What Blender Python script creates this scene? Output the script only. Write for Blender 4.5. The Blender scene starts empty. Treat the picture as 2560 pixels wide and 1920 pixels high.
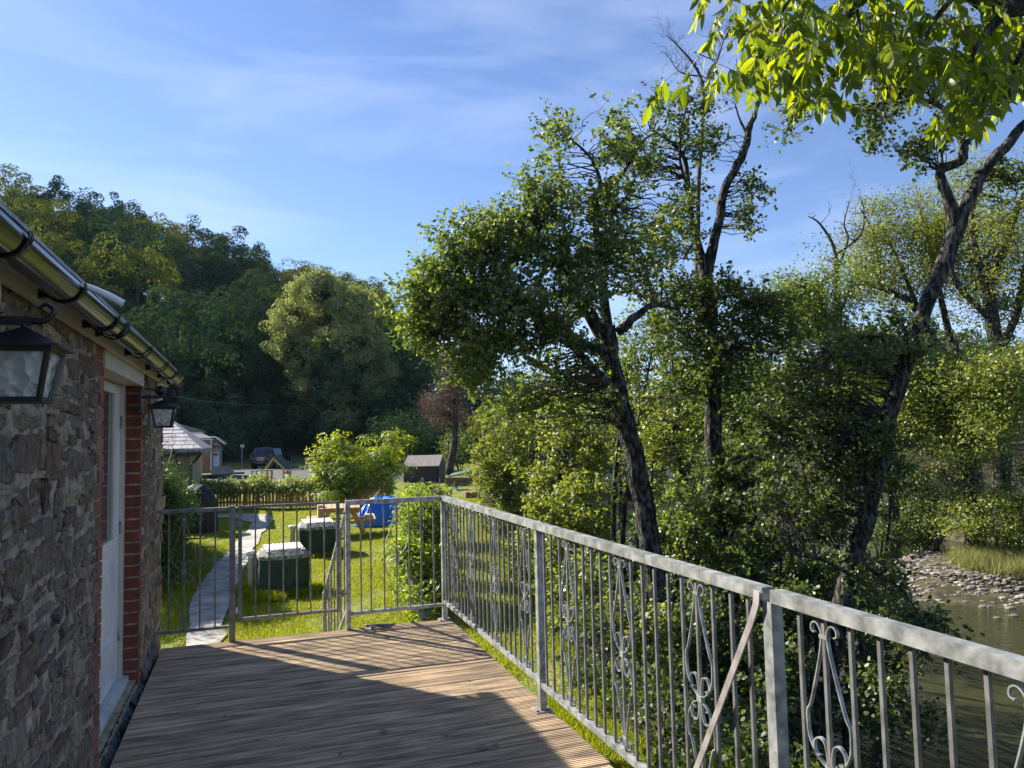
import bpy, math, random
import numpy as np
from mathutils import Vector, Matrix
C = bpy.context.scene
col = C.collection
PI = math.pi
# ------------------------------------------------------------------ camera
FPX, YAW, PIT, ROL, CH = 1886.73, 0.3316, 0.0685, -0.0228, 1.6
def cam_axes():
    cy, sy, cp, sp = math.cos(YAW), math.sin(YAW), math.cos(PIT), math.sin(PIT)
    f = np.array([sy*cp, cy*cp, sp]); r = np.array([cy, -sy, 0.]); u = np.cross(r, f)
    c, s = math.cos(ROL), math.sin(ROL)
    return c*r+s*u, -s*r+c*u, f
CR, CU, CF = cam_axes(); CP = np.array([0, 0, CH])
cd = bpy.data.cameras.new('camera'); cam = bpy.data.objects.new('camera', cd); col.objects.link(cam)
cd.sensor_width = 36; cd.lens = 36*FPX/2560; cd.clip_start = .05; cd.clip_end = 3000
cam.matrix_world = Matrix([[CR[0], CU[0], -CF[0], CP[0]], [CR[1], CU[1], -CF[1], CP[1]], [CR[2], CU[2], -CF[2], CP[2]], [0, 0, 0, 1]])
C.camera = cam
# ------------------------------------------------------------------ light
SUN = Vector((-.93, 1.17, 1.0)).normalized()
EL = math.asin(SUN.z); AZ = math.atan2(SUN.x, SUN.y)
w = bpy.data.worlds.new('World'); C.world = w; w.use_nodes = True
nt = w.node_tree; N = nt.nodes; L = nt.links; N.clear()
sky = N.new('ShaderNodeTexSky'); sky.sky_type = 'NISHITA'; sky.sun_disc = False
sky.sun_elevation = EL; sky.sun_rotation = AZ; sky.air_density = 1.0; sky.dust_density = .1; sky.ozone_density = 5.0
bg = N.new('ShaderNodeBackground'); bg.inputs[1].default_value = .072
wo = N.new('ShaderNodeOutputWorld'); L.new(bg.outputs[0], wo.inputs[0])
tc = N.new('ShaderNodeTexCoord'); mp = N.new('ShaderNodeMapping'); L.new(tc.outputs['Generated'], mp.inputs[0])
mp.inputs['Rotation'].default_value = (0, .25, .9); mp.inputs['Scale'].default_value = (1.3, 2.4, 6.5); mp.inputs['Location'].default_value = (.4, .2, .35)
nz = N.new('ShaderNodeTexNoise'); nz.inputs['Scale'].default_value = 1.7; nz.inputs['Detail'].default_value = 7; nz.inputs['Roughness'].default_value = .55; nz.inputs['Distortion'].default_value = .5
L.new(mp.outputs[0], nz.inputs[0])
rp = N.new('ShaderNodeValToRGB'); rp.color_ramp.elements[0].position = .46; rp.color_ramp.elements[1].position = .8
rp.color_ramp.elements[0].color = (0, 0, 0, 1); rp.color_ramp.elements[1].color = (.42, .42, .42, 1); L.new(nz.outputs[0], rp.inputs[0])
tn = N.new('ShaderNodeMixRGB'); tn.blend_type = 'MULTIPLY'; tn.inputs[0].default_value = 1; tn.inputs[2].default_value = (1.0, .93, 1.0, 1); L.new(sky.outputs[0], tn.inputs[1])
mx = N.new('ShaderNodeMixRGB'); mx.inputs[2].default_value = (5.2, 5.9, 7.6, 1)
L.new(rp.outputs[0], mx.inputs[0]); L.new(tn.outputs[0], mx.inputs[1]); L.new(mx.outputs[0], bg.inputs[0])
sd = bpy.data.lights.new('sun', 'SUN'); sd.energy = 5.0; sd.angle = math.radians(.55); sd.color = (1, .93, .80)
so = bpy.data.objects.new('sun', sd); col.objects.link(so); so.rotation_euler = SUN.to_track_quat('Z', 'Y').to_euler()
C.view_settings.view_transform = 'Standard'; C.view_settings.look = 'None'; C.view_settings.exposure = 1.35; C.view_settings.gamma = 1
C.render.engine = 'CYCLES'
C.cycles.max_bounces = 7; C.cycles.transmission_bounces = 5; C.cycles.diffuse_bounces = 4; C.cycles.glossy_bounces = 3; C.cycles.transparent_max_bounces = 6
# ------------------------------------------------------------------ helpers
def at(u, v, d):            # point at depth d (metres along the view axis)
    return CP+d*(CF+CR*(u-1280)/FPX-CU*(v-960)/FPX)
def atY(u, v, Y):
    r = CF+CR*(u-1280)/FPX-CU*(v-960)/FPX; return CP+r*(Y/r[1])
def atX(u, v, X):
    r = CF+CR*(u-1280)/FPX-CU*(v-960)/FPX; return CP+r*(X/r[0])
def atZ(u, v, Z):
    r = CF+CR*(u-1280)/FPX-CU*(v-960)/FPX; return CP+r*((Z-CH)/r[2])
class Acc:
    def __init__(s): s.v = []; s.f = []; s.m = []; s.n = 0; s.sm = []
    def add(s, v, f, m=0, smooth=False):
        v = np.asarray(v, float).reshape(-1, 3)
        for q in f: s.f.append(tuple(int(i)+s.n for i in q)); s.m.append(m); s.sm.append(smooth)
        s.v.append(v); s.n += len(v)
    def box(s, a, b, m=0, rot=None, piv=None):
        x0, y0, z0 = a; x1, y1, z1 = b
        v = np.array([(x0, y0, z0), (x1, y0, z0), (x1, y1, z0), (x0, y1, z0), (x0, y0, z1), (x1, y0, z1), (x1, y1, z1), (x0, y1, z1)], float)
        if rot is not None:
            p = v.mean(0) if piv is None else np.array(piv); v = (v-p)@np.array(rot).T+p
        s.add(v, [(0, 3, 2, 1), (4, 5, 6, 7), (0, 1, 5, 4), (1, 2, 6, 5), (2, 3, 7, 6), (3, 0, 4, 7)], m)
    def hexa(s, v, m=0): s.add(v, [(0, 3, 2, 1), (4, 5, 6, 7), (0, 1, 5, 4), (1, 2, 6, 5), (2, 3, 7, 6), (3, 0, 4, 7)], m)
    def bar(s, p, q, w, h=None, m=0, up=(0, 0, 1)):     # box bar from p to q, w wide, h high
        h = h or w; p = np.array(p, float); q = np.array(q, float); d = q-p; d /= np.linalg.norm(d)
        up = np.array(up, float)
        if abs(d@up) > .98: up = np.array([0, 1., 0])
        a = np.cross(d, up); a /= np.linalg.norm(a); b = np.cross(a, d)
        o = [(-1, -1), (1, -1), (1, 1), (-1, 1)]
        v = [p+a*i*w/2+b*j*h/2 for i, j in o]+[q+a*i*w/2+b*j*h/2 for i, j in o]
        s.add(v, [(0, 1, 2, 3), (7, 6, 5, 4), (0, 4, 5, 1), (1, 5, 6, 2), (2, 6, 7, 3), (3, 7, 4, 0)], m)
    def prism(s, poly, ext, m=0, smooth=False):   # poly: list of 3d points, ext: vector
        P = np.array(poly, float); n = len(P); e = np.array(ext, float)
        s.add(np.vstack([P, P+e]), [tuple(range(n))[::-1], tuple(range(n, 2*n))]+[(i, (i+1) % n, n+(i+1) % n, n+i) for i in range(n)], m, smooth)
    def tube(s, pts, rad, sides=6, m=0, smooth=True, cap=True, jit=0, rng=None):
        P = np.array(pts, float); n = len(P); rad = np.full(n, rad) if np.isscalar(rad) else np.array(rad, float)
        T = np.gradient(P, axis=0); T /= np.linalg.norm(T, axis=1)[:, None]+1e-9
        ref = np.array([0, 0, 1.]) if abs(T[0][2]) < .9 else np.array([1., 0, 0])
        a = np.cross(T[0], ref); a /= np.linalg.norm(a); V = []
        for i in range(n):
            a = a-T[i]*(a@T[i]); a /= np.linalg.norm(a)+1e-9; b = np.cross(T[i], a)
            th = np.arange(sides)*2*PI/sides; rr = rad[i]*(1+(jit*rng.normal(size=sides) if jit else 0))
            V.append(P[i]+(np.cos(th)*rr)[:, None]*a+(np.sin(th)*rr)[:, None]*b)
        F = [(i*sides+j, i*sides+(j+1) % sides, (i+1)*sides+(j+1) % sides, (i+1)*sides+j) for i in range(n-1) for j in range(sides)]
        s.add(np.vstack(V), F, m, smooth)
        if cap:
            s.f.append(tuple(s.n-sides+j for j in range(sides))); s.m.append(m); s.sm.append(False)
            s.f.append(tuple(s.n-sides*n+j for j in range(sides))[::-1]); s.m.append(m); s.sm.append(False)
    def lathe(s, prof, c, sides=16, m=0, smooth=True):
        c = np.array(c, float); th = np.arange(sides)*2*PI/sides
        V = np.vstack([np.c_[r*np.cos(th), r*np.sin(th), np.full(sides, z)] for r, z in prof])+c; n = len(prof)
        s.add(V, [(i*sides+j, i*sides+(j+1) % sides, (i+1)*sides+(j+1) % sides, (i+1)*sides+j) for i in range(n-1) for j in range(sides)]+[tuple(range(sides))[::-1], tuple(range((n-1)*sides, n*sides))], m, smooth)
    def build(s, name, mats, parent=None):
        me = bpy.data.meshes.new(name); V = np.vstack(s.v)
        if parent is not None: V = V-root_loc(parent)
        me.from_pydata(V.tolist(), [], s.f)
        for mm in (mats if isinstance(mats, (list, tuple)) else [mats]): me.materials.append(mm)
        me.polygons.foreach_set('material_index', s.m); me.polygons.foreach_set('use_smooth', s.sm); me.update()
        o = bpy.data.objects.new(name, me); col.objects.link(o)
        if parent is not None: o.parent = parent
        return o
def root_loc(o):
    p = np.zeros(3)
    while o is not None: p = p+np.array(o.location); o = o.parent
    return p
def fast_mesh(name, V, F, mat, parent=None, smooth=False):       # V (n,3), F (m,k)
    me = bpy.data.meshes.new(name)
    if parent is not None: V = V-root_loc(parent)
    k = F.shape[1]; me.vertices.add(len(V)); me.vertices.foreach_set('co', V.astype(np.float32).ravel())
    me.loops.add(F.size); me.loops.foreach_set('vertex_index', F.astype(np.int32).ravel())
    me.polygons.add(len(F)); me.polygons.foreach_set('loop_start', np.arange(0, F.size, k, dtype=np.int32))
    if smooth: me.polygons.foreach_set('use_smooth', np.ones(len(F), bool))
    me.update(calc_edges=True); me.validate(); me.materials.append(mat)
    o = bpy.data.objects.new(name, me); col.objects.link(o)
    if parent is not None: o.parent = parent
    return o
def tag(o, label, cat, group=None):
    o['label'] = label; o['category'] = cat
    if group: o['group'] = group
    return o
def struct(o): o['kind'] = 'structure'; return o
def thing(name, label, cat, loc=(0, 0, 0), group=None):
    o = bpy.data.objects.new(name, None); col.objects.link(o); o.location = tuple(float(a) for a in loc); o.empty_display_size = .2
    return tag(o, label, cat, group)
def copy_tree(o, parent=None):
    c = o.copy(); col.objects.link(c); c.parent = parent
    for ch in [x for x in bpy.data.objects if x.parent == o]: copy_tree(ch, c)
    return c
# ------------------------------------------------------------------ materials
def newmat(name):
    m = bpy.data.materials.new(name); m.use_nodes = True; m.node_tree.nodes.clear(); return m, m.node_tree.nodes, m.node_tree.links
def ramp(N, cols):
    r = N.new('ShaderNodeValToRGB'); e = r.color_ramp.elements
    e[0].position = cols[0][0]; e[0].color = (*cols[0][1], 1); e[1].position = cols[-1][0]; e[1].color = (*cols[-1][1], 1)
    for p, c in cols[1:-1]: x = e.new(p); x.color = (*c, 1)
    return r
def surf(name, c1, c2=None, rough=.7, metal=0, scale=4, detail=5, stretch=(1, 1, 1), bump=.2, bscale=30, island=None, spec=.4, lo=.35, hi=.65, bdist=.01):
    """noise-mottled principled surface; island: list of ramp colours picked per loose piece, multiplied in"""
    m, N, L = newmat(name); c2 = c2 or c1
    o = N.new('ShaderNodeOutputMaterial'); b = N.new('ShaderNodeBsdfPrincipled'); L.new(b.outputs[0], o.inputs[0])
    tc = N.new('ShaderNodeTexCoord'); mp = N.new('ShaderNodeMapping'); mp.inputs['Scale'].default_value = stretch; L.new(tc.outputs['Object'], mp.inputs[0])
    n = N.new('ShaderNodeTexNoise'); n.inputs['Scale'].default_value = scale; n.inputs['Detail'].default_value = detail; L.new(mp.outputs[0], n.inputs[0])
    r = ramp(N, [(lo, c1), (hi, c2)]); L.new(n.outputs[0], r.inputs[0]); out = r.outputs[0]
    if island:
        g = N.new('ShaderNodeNewGeometry'); ir = ramp(N, island); L.new(g.outputs['Random Per Island'], ir.inputs[0])
        mm = N.new('ShaderNodeMixRGB'); mm.blend_type = 'MULTIPLY'; mm.inputs[0].default_value = 1; L.new(out, mm.inputs[1]); L.new(ir.outputs[0], mm.inputs[2]); out = mm.outputs[0]
    L.new(out, b.inputs['Base Color']); b.inputs['Roughness'].default_value = rough; b.inputs['Metallic'].default_value = metal
    b.inputs['Specular IOR Level'].default_value = spec
    if bump:
        n2 = N.new('ShaderNodeTexNoise'); n2.inputs['Scale'].default_value = bscale; n2.inputs['Detail'].default_value = 6; L.new(mp.outputs[0], n2.inputs[0])
        bp = N.new('ShaderNodeBump'); bp.inputs['Strength'].default_value = bump; bp.inputs['Distance'].default_value = bdist; L.new(n2.outputs[0], bp.inputs['Height']); L.new(bp.outputs[0], b.inputs['Normal'])
    return m
def leafmat(name, cols, trans, gloss=.07, tfac=.45, rough=.38):
    m, N, L = newmat(name); o = N.new('ShaderNodeOutputMaterial')
    g = N.new('ShaderNodeNewGeometry'); r = ramp(N, [(i/(len(cols)-1), c) for i, c in enumerate(cols)]); L.new(g.outputs['Random Per Island'], r.inputs[0])
    d = N.new('ShaderNodeBsdfDiffuse'); t = N.new('ShaderNodeBsdfTranslucent'); L.new(r.outputs[0], d.inputs[0])
    mm = N.new('ShaderNodeMixRGB'); mm.blend_type = 'MULTIPLY'; mm.inputs[0].default_value = 1; mm.inputs[2].default_value = (*trans, 1); L.new(r.outputs[0], mm.inputs[1]); L.new(mm.outputs[0], t.inputs[0])
    ms = N.new('ShaderNodeMixShader'); ms.inputs[0].default_value = tfac; L.new(d.outputs[0], ms.inputs[1]); L.new(t.outputs[0], ms.inputs[2])
    gl = N.new('ShaderNodeBsdfGlossy'); gl.inputs['Roughness'].default_value = rough; gl.inputs['Color'].default_value = (1, 1, 1, 1)
    m2 = N.new('ShaderNodeMixShader'); m2.inputs[0].default_value = gloss; L.new(ms.outputs[0], m2.inputs[1]); L.new(gl.outputs[0], m2.inputs[2]); L.new(m2.outputs[0], o.inputs[0])
    return m
M = {}
M['steel'] = surf('galvanised_steel', (.18, .19, .185), (.44, .45, .44), rough=.5, metal=.4, scale=19, detail=9, bump=.3, bscale=60, bdist=.002)
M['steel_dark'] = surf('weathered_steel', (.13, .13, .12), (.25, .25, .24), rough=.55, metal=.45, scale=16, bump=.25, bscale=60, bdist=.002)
M['rust'] = surf('rusty_flat_bar', (.22, .19, .18), (.40, .38, .37), rough=.6, metal=.3, scale=12, bump=.2, bscale=50, bdist=.002)
M['stone'] = surf('rubble_stone', (.55, .53, .5), (1.5, 1.45, 1.35), rough=.9, scale=26, detail=9, stretch=(1, 1.6, .7), bump=1, bscale=60, bdist=.02, lo=.3, hi=.72,
    island=[(0, (.15, .10, .075)), (.2, (.21, .15, .11)), (.35, (.19, .16, .125)), (.5, (.165, .155, .13)), (.65, (.26, .20, .14)), (.8, (.20, .17, .135)), (.92, (.36, .30, .21)), (1, (.17, .125, .10))])
M['mortar'] = surf('lime_mortar', (.20, .165, .115), (.50, .42, .30), rough=.95, scale=18, bump=1.0, bscale=38, bdist=.02, lo=.3, hi=.7)
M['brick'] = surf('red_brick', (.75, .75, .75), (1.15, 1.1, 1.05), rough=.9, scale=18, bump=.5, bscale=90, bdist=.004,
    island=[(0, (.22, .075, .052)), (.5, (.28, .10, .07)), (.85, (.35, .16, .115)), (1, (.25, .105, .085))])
M['brick_dark'] = surf('shaded_brick_red', (.75, .75, .75), (1.15, 1.1, 1.05), rough=.9, scale=18, bump=.5, bscale=90, bdist=.004, island=[(0, (.16, .045, .030)), (.5, (.21, .060, .038)), (1, (.18, .06, .04))])  # darker copy of the brick; the reveal's shade is put into its colour
M['cream'] = surf('cream_paint', (.52, .48, .37), (.60, .56, .45), rough=.5, scale=6, bump=.08)
M['white'] = surf('white_paint', (.66, .67, .66), (.78, .78, .77), rough=.35, scale=5, bump=.05)
M['blackp'] = surf('black_plastic', (.008, .008, .009), (.014, .014, .015), rough=.16, spec=.7, bump=.0)
M['blacki'] = surf('black_iron', (.009, .009, .010), (.016, .016, .017), rough=.35, spec=.6, bump=.1)
M['deck'] = surf('weathered_decking', (.45, .43, .42), (1.35, 1.3, 1.2), rough=.85, scale=5, detail=9, stretch=(.5, 6, 1), bump=.35, bscale=22, bdist=.003,
    island=[(0, (.32, .25, .175)), (.3, (.52, .41, .29)), (.6, (.40, .32, .23)), (.8, (.60, .48, .34)), (1, (.36, .285, .20))])
M['bark'] = surf('alder_bark', (.012, .011, .009), (.22, .215, .19), rough=.95, scale=20, detail=9, stretch=(1, 1, .35), bump=1, bscale=34, bdist=.09, lo=.44, hi=.76)
M['twig'] = surf('twig_bark', (.035, .028, .022), (.07, .06, .05), rough=.9, scale=9, bump=0)
M['slate'] = surf('roof_slate', (.7, .7, .7), (1.1, 1.1, 1.1), rough=.38, scale=6, bump=.3, bscale=30, spec=.5,
    island=[(0, (.26, .23, .22)), (.5, (.34, .31, .30)), (1, (.30, .29, .29))])
M['tiles'] = surf('grey_tiles', (.09, .095, .10), (.14, .145, .15), rough=.5, scale=10, bump=.3, bscale=20)
M['larch'] = surf('larch_cladding', (.20, .105, .05), (.33, .19, .10), rough=.8, scale=3, stretch=(6, 6, .5), bump=.2)
M['fencew'] = surf('stained_pickets', (.75, .75, .75), (1.2, 1.2, 1.2), rough=.8, scale=4, stretch=(4, 4, .6), bump=.2,
    island=[(0, (.48, .23, .08)), (.5, (.66, .33, .11)), (1, (.55, .30, .12))])
M['greyw'] = surf('grey_wood', (.16, .155, .14), (.30, .29, .27), rough=.85, scale=4, stretch=(4, 4, .6), bump=.3)
M['pine'] = surf('pale_pine', (.34, .22, .12), (.52, .37, .22), rough=.75, scale=5, stretch=(.6, 4, 4), bump=.15)
M['shedw'] = surf('brown_shiplap', (.05, .04, .036), (.085, .065, .055), rough=.8, scale=3, stretch=(.5, .5, 5), bump=.3, bscale=12)
M['shedr'] = surf('roofing_felt', (.30, .26, .23), (.42, .37, .33), rough=.8, scale=4, stretch=(6, .6, .6), bump=.1)
M['path'] = surf('concrete_path', (.22, .205, .18), (.44, .41, .36), rough=.9, scale=3, detail=9, bump=.5, bscale=40)
M['tarmac'] = surf('worn_tarmac', (.045, .047, .05), (.085, .088, .09), rough=.9, scale=2, detail=8, bump=.4, bscale=60)
M['green'] = surf('dark_green_paint', (.012, .035, .022), (.022, .055, .035), rough=.6, scale=6, bump=.5, bscale=14, bdist=.02)
M['lid'] = surf('pale_corrugated_lid', (.62, .62, .62), (.75, .75, .74), rough=.4, scale=8, bump=.1)
M['moss'] = surf('mossy_render', (.07, .08, .06), (.36, .36, .33), rough=.9, scale=14, bump=.6, bscale=20)
M['navy'] = surf('black_cover', (.008, .009, .014), (.013, .014, .022), rough=.62, spec=.3, scale=5, bump=.3, bscale=6, bdist=.03)
M['tarp'] = surf('blue_tarpaulin', (.006, .12, .60), (.012, .18, .78), rough=.35, scale=5, bump=.6, bscale=5, bdist=.05, spec=.5)
M['carp'] = surf('black_car_paint', (.004, .005, .009), (.006, .007, .012), rough=.12, spec=.8, bump=0)
M['canopy'] = surf('green_canvas', (.05, .11, .09), (.08, .15, .12), rough=.7, bump=.2)
M['playg'] = surf('green_roof_boards', (.02, .05, .045), (.035, .075, .065), rough=.7, bump=.2)
M['yellow'] = surf('yellow_plate', (.6, .42, .03), (.62, .45, .04), rough=.5, bump=0)
M['red'] = surf('red_lens', (.3, .01, .01), (.35, .015, .012), rough=.25, bump=0)
M['rubber'] = surf('tyre_rubber', (.012, .012, .012), (.02, .02, .02), rough=.85, bump=0)
M['sill'] = surf('grey_sill', (.42, .44, .44), (.56, .58, .58), rough=.6, scale=8, bump=.25)
M['slab'] = surf('dark_slate_ledge', (.03, .035, .037), (.10, .11, .11), rough=.6, scale=12, bump=1, bscale=18, bdist=.03)
M['pebble'] = surf('river_stone', (.8, .8, .8), (1.15, 1.12, 1.08), rough=.8, scale=8, bump=.3, bscale=20,
    island=[(0, (.15, .13, .10)), (.4, (.25, .22, .18)), (.7, (.12, .105, .085)), (.93, (.32, .29, .25)), (1, (.42, .40, .36))])
M['cyan'] = surf('turquoise_cloth', (.07, .30, .30), (.12, .38, .38), rough=.6, bump=.2)
def glass(name, c=(.5, .52, .5), rough=.1, alpha=None):
    m, N, L = newmat(name); o = N.new('ShaderNodeOutputMaterial'); b = N.new('ShaderNodeBsdfPrincipled'); b.inputs['Base Color'].default_value = (*c, 1); b.inputs['Roughness'].default_value = rough
    b.inputs['Specular IOR Level'].default_value = .8
    if alpha: b.inputs['Transmission Weight'].default_value = alpha; b.inputs['IOR'].default_value = 1.45
    L.new(b.outputs[0], o.inputs[0]); return m
M['pane'] = glass('dark_window_glass', (.02, .024, .026), .04)
M['doorglass'] = glass('door_glass', (.12, .10, .085), .06)
M['lampglass'] = glass('dimpled_lamp_glass', (.92, .95, .94), .18, .62)
_n, _l = M['lampglass'].node_tree.nodes, M['lampglass'].node_tree.links; _p = [x for x in _n if x.type == 'BSDF_PRINCIPLED'][0]
_c = _n.new('ShaderNodeTexCoord'); _v = _n.new('ShaderNodeTexVoronoi'); _v.inputs['Scale'].default_value = 34; _l.new(_c.outputs['Object'], _v.inputs[0]); _b = _n.new('ShaderNodeBump'); _b.inputs['Strength'].default_value = 1; _b.inputs['Distance'].default_value = .012; _l.new(_v.outputs['Distance'], _b.inputs['Height']); _l.new(_b.outputs[0], _p.inputs['Normal'])
M['grass'] = leafmat('grass_blades', [(.13, .19, .014), (.21, .27, .022), (.31, .33, .05)], (1.7, 1.45, .5), gloss=.0, tfac=.5)
M['drygrass'] = leafmat('dry_river_grass', [(.15, .19, .05), (.25, .26, .08), (.38, .34, .14)], (1, 1, .8), gloss=.02, tfac=.4)
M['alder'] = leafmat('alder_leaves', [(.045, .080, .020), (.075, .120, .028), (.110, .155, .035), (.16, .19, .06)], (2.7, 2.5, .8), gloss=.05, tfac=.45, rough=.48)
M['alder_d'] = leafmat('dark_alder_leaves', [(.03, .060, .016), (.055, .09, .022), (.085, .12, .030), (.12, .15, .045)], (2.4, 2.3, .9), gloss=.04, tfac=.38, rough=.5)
M['bright'] = leafmat('bright_sapling_leaves', [(.075, .120, .02), (.12, .17, .026), (.17, .21, .04), (.23, .25, .07)], (2.3, 2.1, .7), gloss=.05, tfac=.45, rough=.5)
M['ash'] = leafmat('ash_leaflets', [(.035, .065, .006), (.065, .105, .007), (.10, .135, .010)], (5.4, 4.3, .8), gloss=.03, tfac=.55, rough=.45)
M['yellowash'] = leafmat('yellowing_ash_leaves', [(.11, .15, .035), (.17, .20, .05), (.24, .25, .08)], (1.9, 1.8, .8), gloss=.0, tfac=.42)
M['hill1'] = leafmat('dark_wood_leaves', [(.03, .062, .032), (.045, .085, .042), (.07, .11, .05)], (1.6, 1.6, .9), gloss=.0, tfac=.15)
M['hill2'] = leafmat('yellow_green_wood_leaves', [(.09, .13, .028), (.15, .18, .035), (.22, .22, .05)], (1.6, 1.6, .8), gloss=.0, tfac=.2)
M['hill3'] = leafmat('pine_needles', [(.05, .065, .045), (.075, .09, .055), (.10, .11, .06)], (1.4, 1.4, 1), gloss=.0, tfac=.2)
M['limeleaf'] = leafmat('big_tree_leaves', [(.19, .24, .10), (.27, .31, .14), (.38, .38, .20)], (1.5, 1.5, .8), gloss=.0, tfac=.42)
M['dead'] = leafmat('dead_brown_twigs', [(.14, .09, .065), (.22, .15, .115), (.30, .22, .17)], (.7, .7, .7), gloss=.0, tfac=.1)
M['wist'] = leafmat('wisteria_leaves', [(.13, .20, .022), (.21, .29, .035), (.32, .38, .07)], (2.2, 1.9, .5), gloss=.03, tfac=.48, rough=.5)
M['laurel'] = leafmat('glossy_hedge_leaves', [(.10, .18, .018), (.17, .25, .026), (.26, .32, .05)], (1.9, 1.7, .6), gloss=.035, tfac=.45, rough=.45)
M['ivy'] = leafmat('pale_ivy_leaves', [(.22, .28, .07), (.32, .38, .11), (.45, .47, .20)], (1.2, 1.2, .7), gloss=.04, tfac=.35, rough=.5)
M['yew'] = leafmat('clipped_conifer', [(.03, .07, .012), (.06, .11, .016), (.09, .14, .02)], (1.5, 1.5, .8), gloss=.04, tfac=.3)
# ground material: grass green on the lawn, leaf litter on banks
def ground_mat():
    m, N, L = newmat('lawn_and_bank'); o = N.new('ShaderNodeOutputMaterial'); b = N.new('ShaderNodeBsdfPrincipled'); L.new(b.outputs[0], o.inputs[0]); b.inputs['Roughness'].default_value = .95; b.inputs['Specular IOR Level'].default_value = .15
    tc = N.new('ShaderNodeTexCoord'); n = N.new('ShaderNodeTexNoise'); n.inputs['Scale'].default_value = 2.2; n.inputs['Detail'].default_value = 9; L.new(tc.outputs['Object'], n.inputs[0])
    r = ramp(N, [(.3, (.10, .14, .018)), (.5, (.16, .19, .03)), (.72, (.27, .24, .09))]); L.new(n.outputs[0], r.inputs[0])
    r2 = ramp(N, [(.3, (.018, .018, .010)), (.7, (.045, .045, .02))]); L.new(n.outputs[0], r2.inputs[0])
    at_ = N.new('ShaderNodeAttribute'); at_.attribute_name = 'lawn'
    mm = N.new('ShaderNodeMixRGB'); L.new(at_.outputs['Fac'], mm.inputs[0]); L.new(r2.outputs[0], mm.inputs[1]); L.new(r.outputs[0], mm.inputs[2]); L.new(mm.outputs[0], b.inputs['Base Color'])
    n2 = N.new('ShaderNodeTexNoise'); n2.inputs['Scale'].default_value = 30; L.new(tc.outputs['Object'], n2.inputs[0]); bp = N.new('ShaderNodeBump'); bp.inputs['Strength'].default_value = .8; bp.inputs['Distance'].default_value = .04
    L.new(n2.outputs[0], bp.inputs['Height']); L.new(bp.outputs[0], b.inputs['Normal']); return m
M['ground'] = ground_mat()
def water_mat():
    m, N, L = newmat('river_water'); o = N.new('ShaderNodeOutputMaterial'); b = N.new('ShaderNodeBsdfPrincipled'); L.new(b.outputs[0], o.inputs[0])
    b.inputs['Base Color'].default_value = (.20, .22, .10, 1); b.inputs['Roughness'].default_value = .06; b.inputs['Transmission Weight'].default_value = .85; b.inputs['IOR'].default_value = 1.33
    tc = N.new('ShaderNodeTexCoord'); mp = N.new('ShaderNodeMapping'); mp.inputs['Rotation'].default_value = (0, 0, -.45); mp.inputs['Scale'].default_value = (1.6, .55, 1); L.new(tc.outputs['Object'], mp.inputs[0])
    n = N.new('ShaderNodeTexNoise'); n.inputs['Scale'].default_value = 4.5; n.inputs['Detail'].default_value = 5; n.inputs['Distortion'].default_value = .6; L.new(mp.outputs[0], n.inputs[0])
    bp = N.new('ShaderNodeBump'); bp.inputs['Strength'].default_value = .8; bp.inputs['Distance'].default_value = .08; L.new(n.outputs[0], bp.inputs['Height']); L.new(bp.outputs[0], b.inputs['Normal'])
    return m
M['water'] = water_mat()
M['bed'] = surf('river_bed', (.022, .019, .008), (.085, .07, .028), rough=.9, scale=2.5, detail=8, bump=.8, bscale=8)
# ------------------------------------------------------------------ terrain
def smooth(t): t = np.clip(t, 0, 1); return t*t*(3-2*t)
BX = ([-60, 0, 7, 14, 19.3, 28, 40, 60, 100, 300], [1.8, 2.7, 3.0, 4.3, 5.4, 8, 12, 20, 40, 130])     # top of the near bank: x as a function of y
FX = ([-60, 0, 8, 14, 20, 28, 40, 60, 100, 300], [18, 20, 22, 24.5, 26.5, 28, 31, 38, 58, 150])       # foot of the far bank
RY = -3.2
HA = ([-80, -45, -33, -24, -15, -5, 2, 9, 15, 30, 50], [16, 32, 38, 37, 33.5, 27.5, 23, 19, 4, 3, 3])    # hill crest height by bearing (degrees from +Y)
def ground(x, y):
    x = np.asarray(x, float); y = np.asarray(y, float)
    xb = np.interp(y, *BX); xf = np.interp(y, *FX)
    base = -.9+.33*smooth((y-33)/16)
    z = base+(-3.75-base)*smooth((x-xb)/3.6)
    far = -3.75+2.4*smooth((x-xf+1)/5)+.10*np.clip(x-xf-4, 0, 60)
    z = np.maximum(z, np.where(x > xb+3, far, -99))
    # shingle bar in the bend
    bar = np.exp(-(((x-22.6-.25*(y-18))/4.8)**2+((y-18.0)/3.4)**2)*1.0)
    z = np.where(x > xb+4, np.maximum(z, -3.75+1.05*np.clip(bar*1.7, 0, 1)), z)
    r = np.hypot(x, y); az = np.degrees(np.arctan2(x, y)); H = np.interp(az, *HA)
    hill = H*smooth((r-66)/86)*np.where(y > 0, 1, .0)
    z = z+np.where((x < np.interp(y, *BX)+1) | (r > 120), hill, hill*.0)
    z = z+np.clip(r-260, 0, 200)*.04*np.where(x > 0, 1, 0)
    return z+.03*np.sin(x*1.7+y*.9)*np.sin(y*1.3-x*.4)*(x < xb)
def axis(lo, hi, near0, near1, fine, ratio=1.12):
    a = list(np.arange(near0, near1, fine)); s = fine; x = near1
    while x < hi: a.append(x); s *= ratio; x += s
    s = fine; x = near0-fine
    while x > lo: a.insert(0, x); s *= ratio; x -= s
    return np.array(a)
gx = axis(-700, 900, -4, 30, .35); gy = axis(-300, 1200, 4, 36, .35)
X, Y = np.meshgrid(gx, gy); Z = ground(X, Y); nx, ny = len(gx), len(gy)
V = np.c_[X.ravel(), Y.ravel(), Z.ravel()]; i = np.arange((ny-1)*nx).reshape(ny-1, nx)[:, :-1].ravel()
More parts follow.
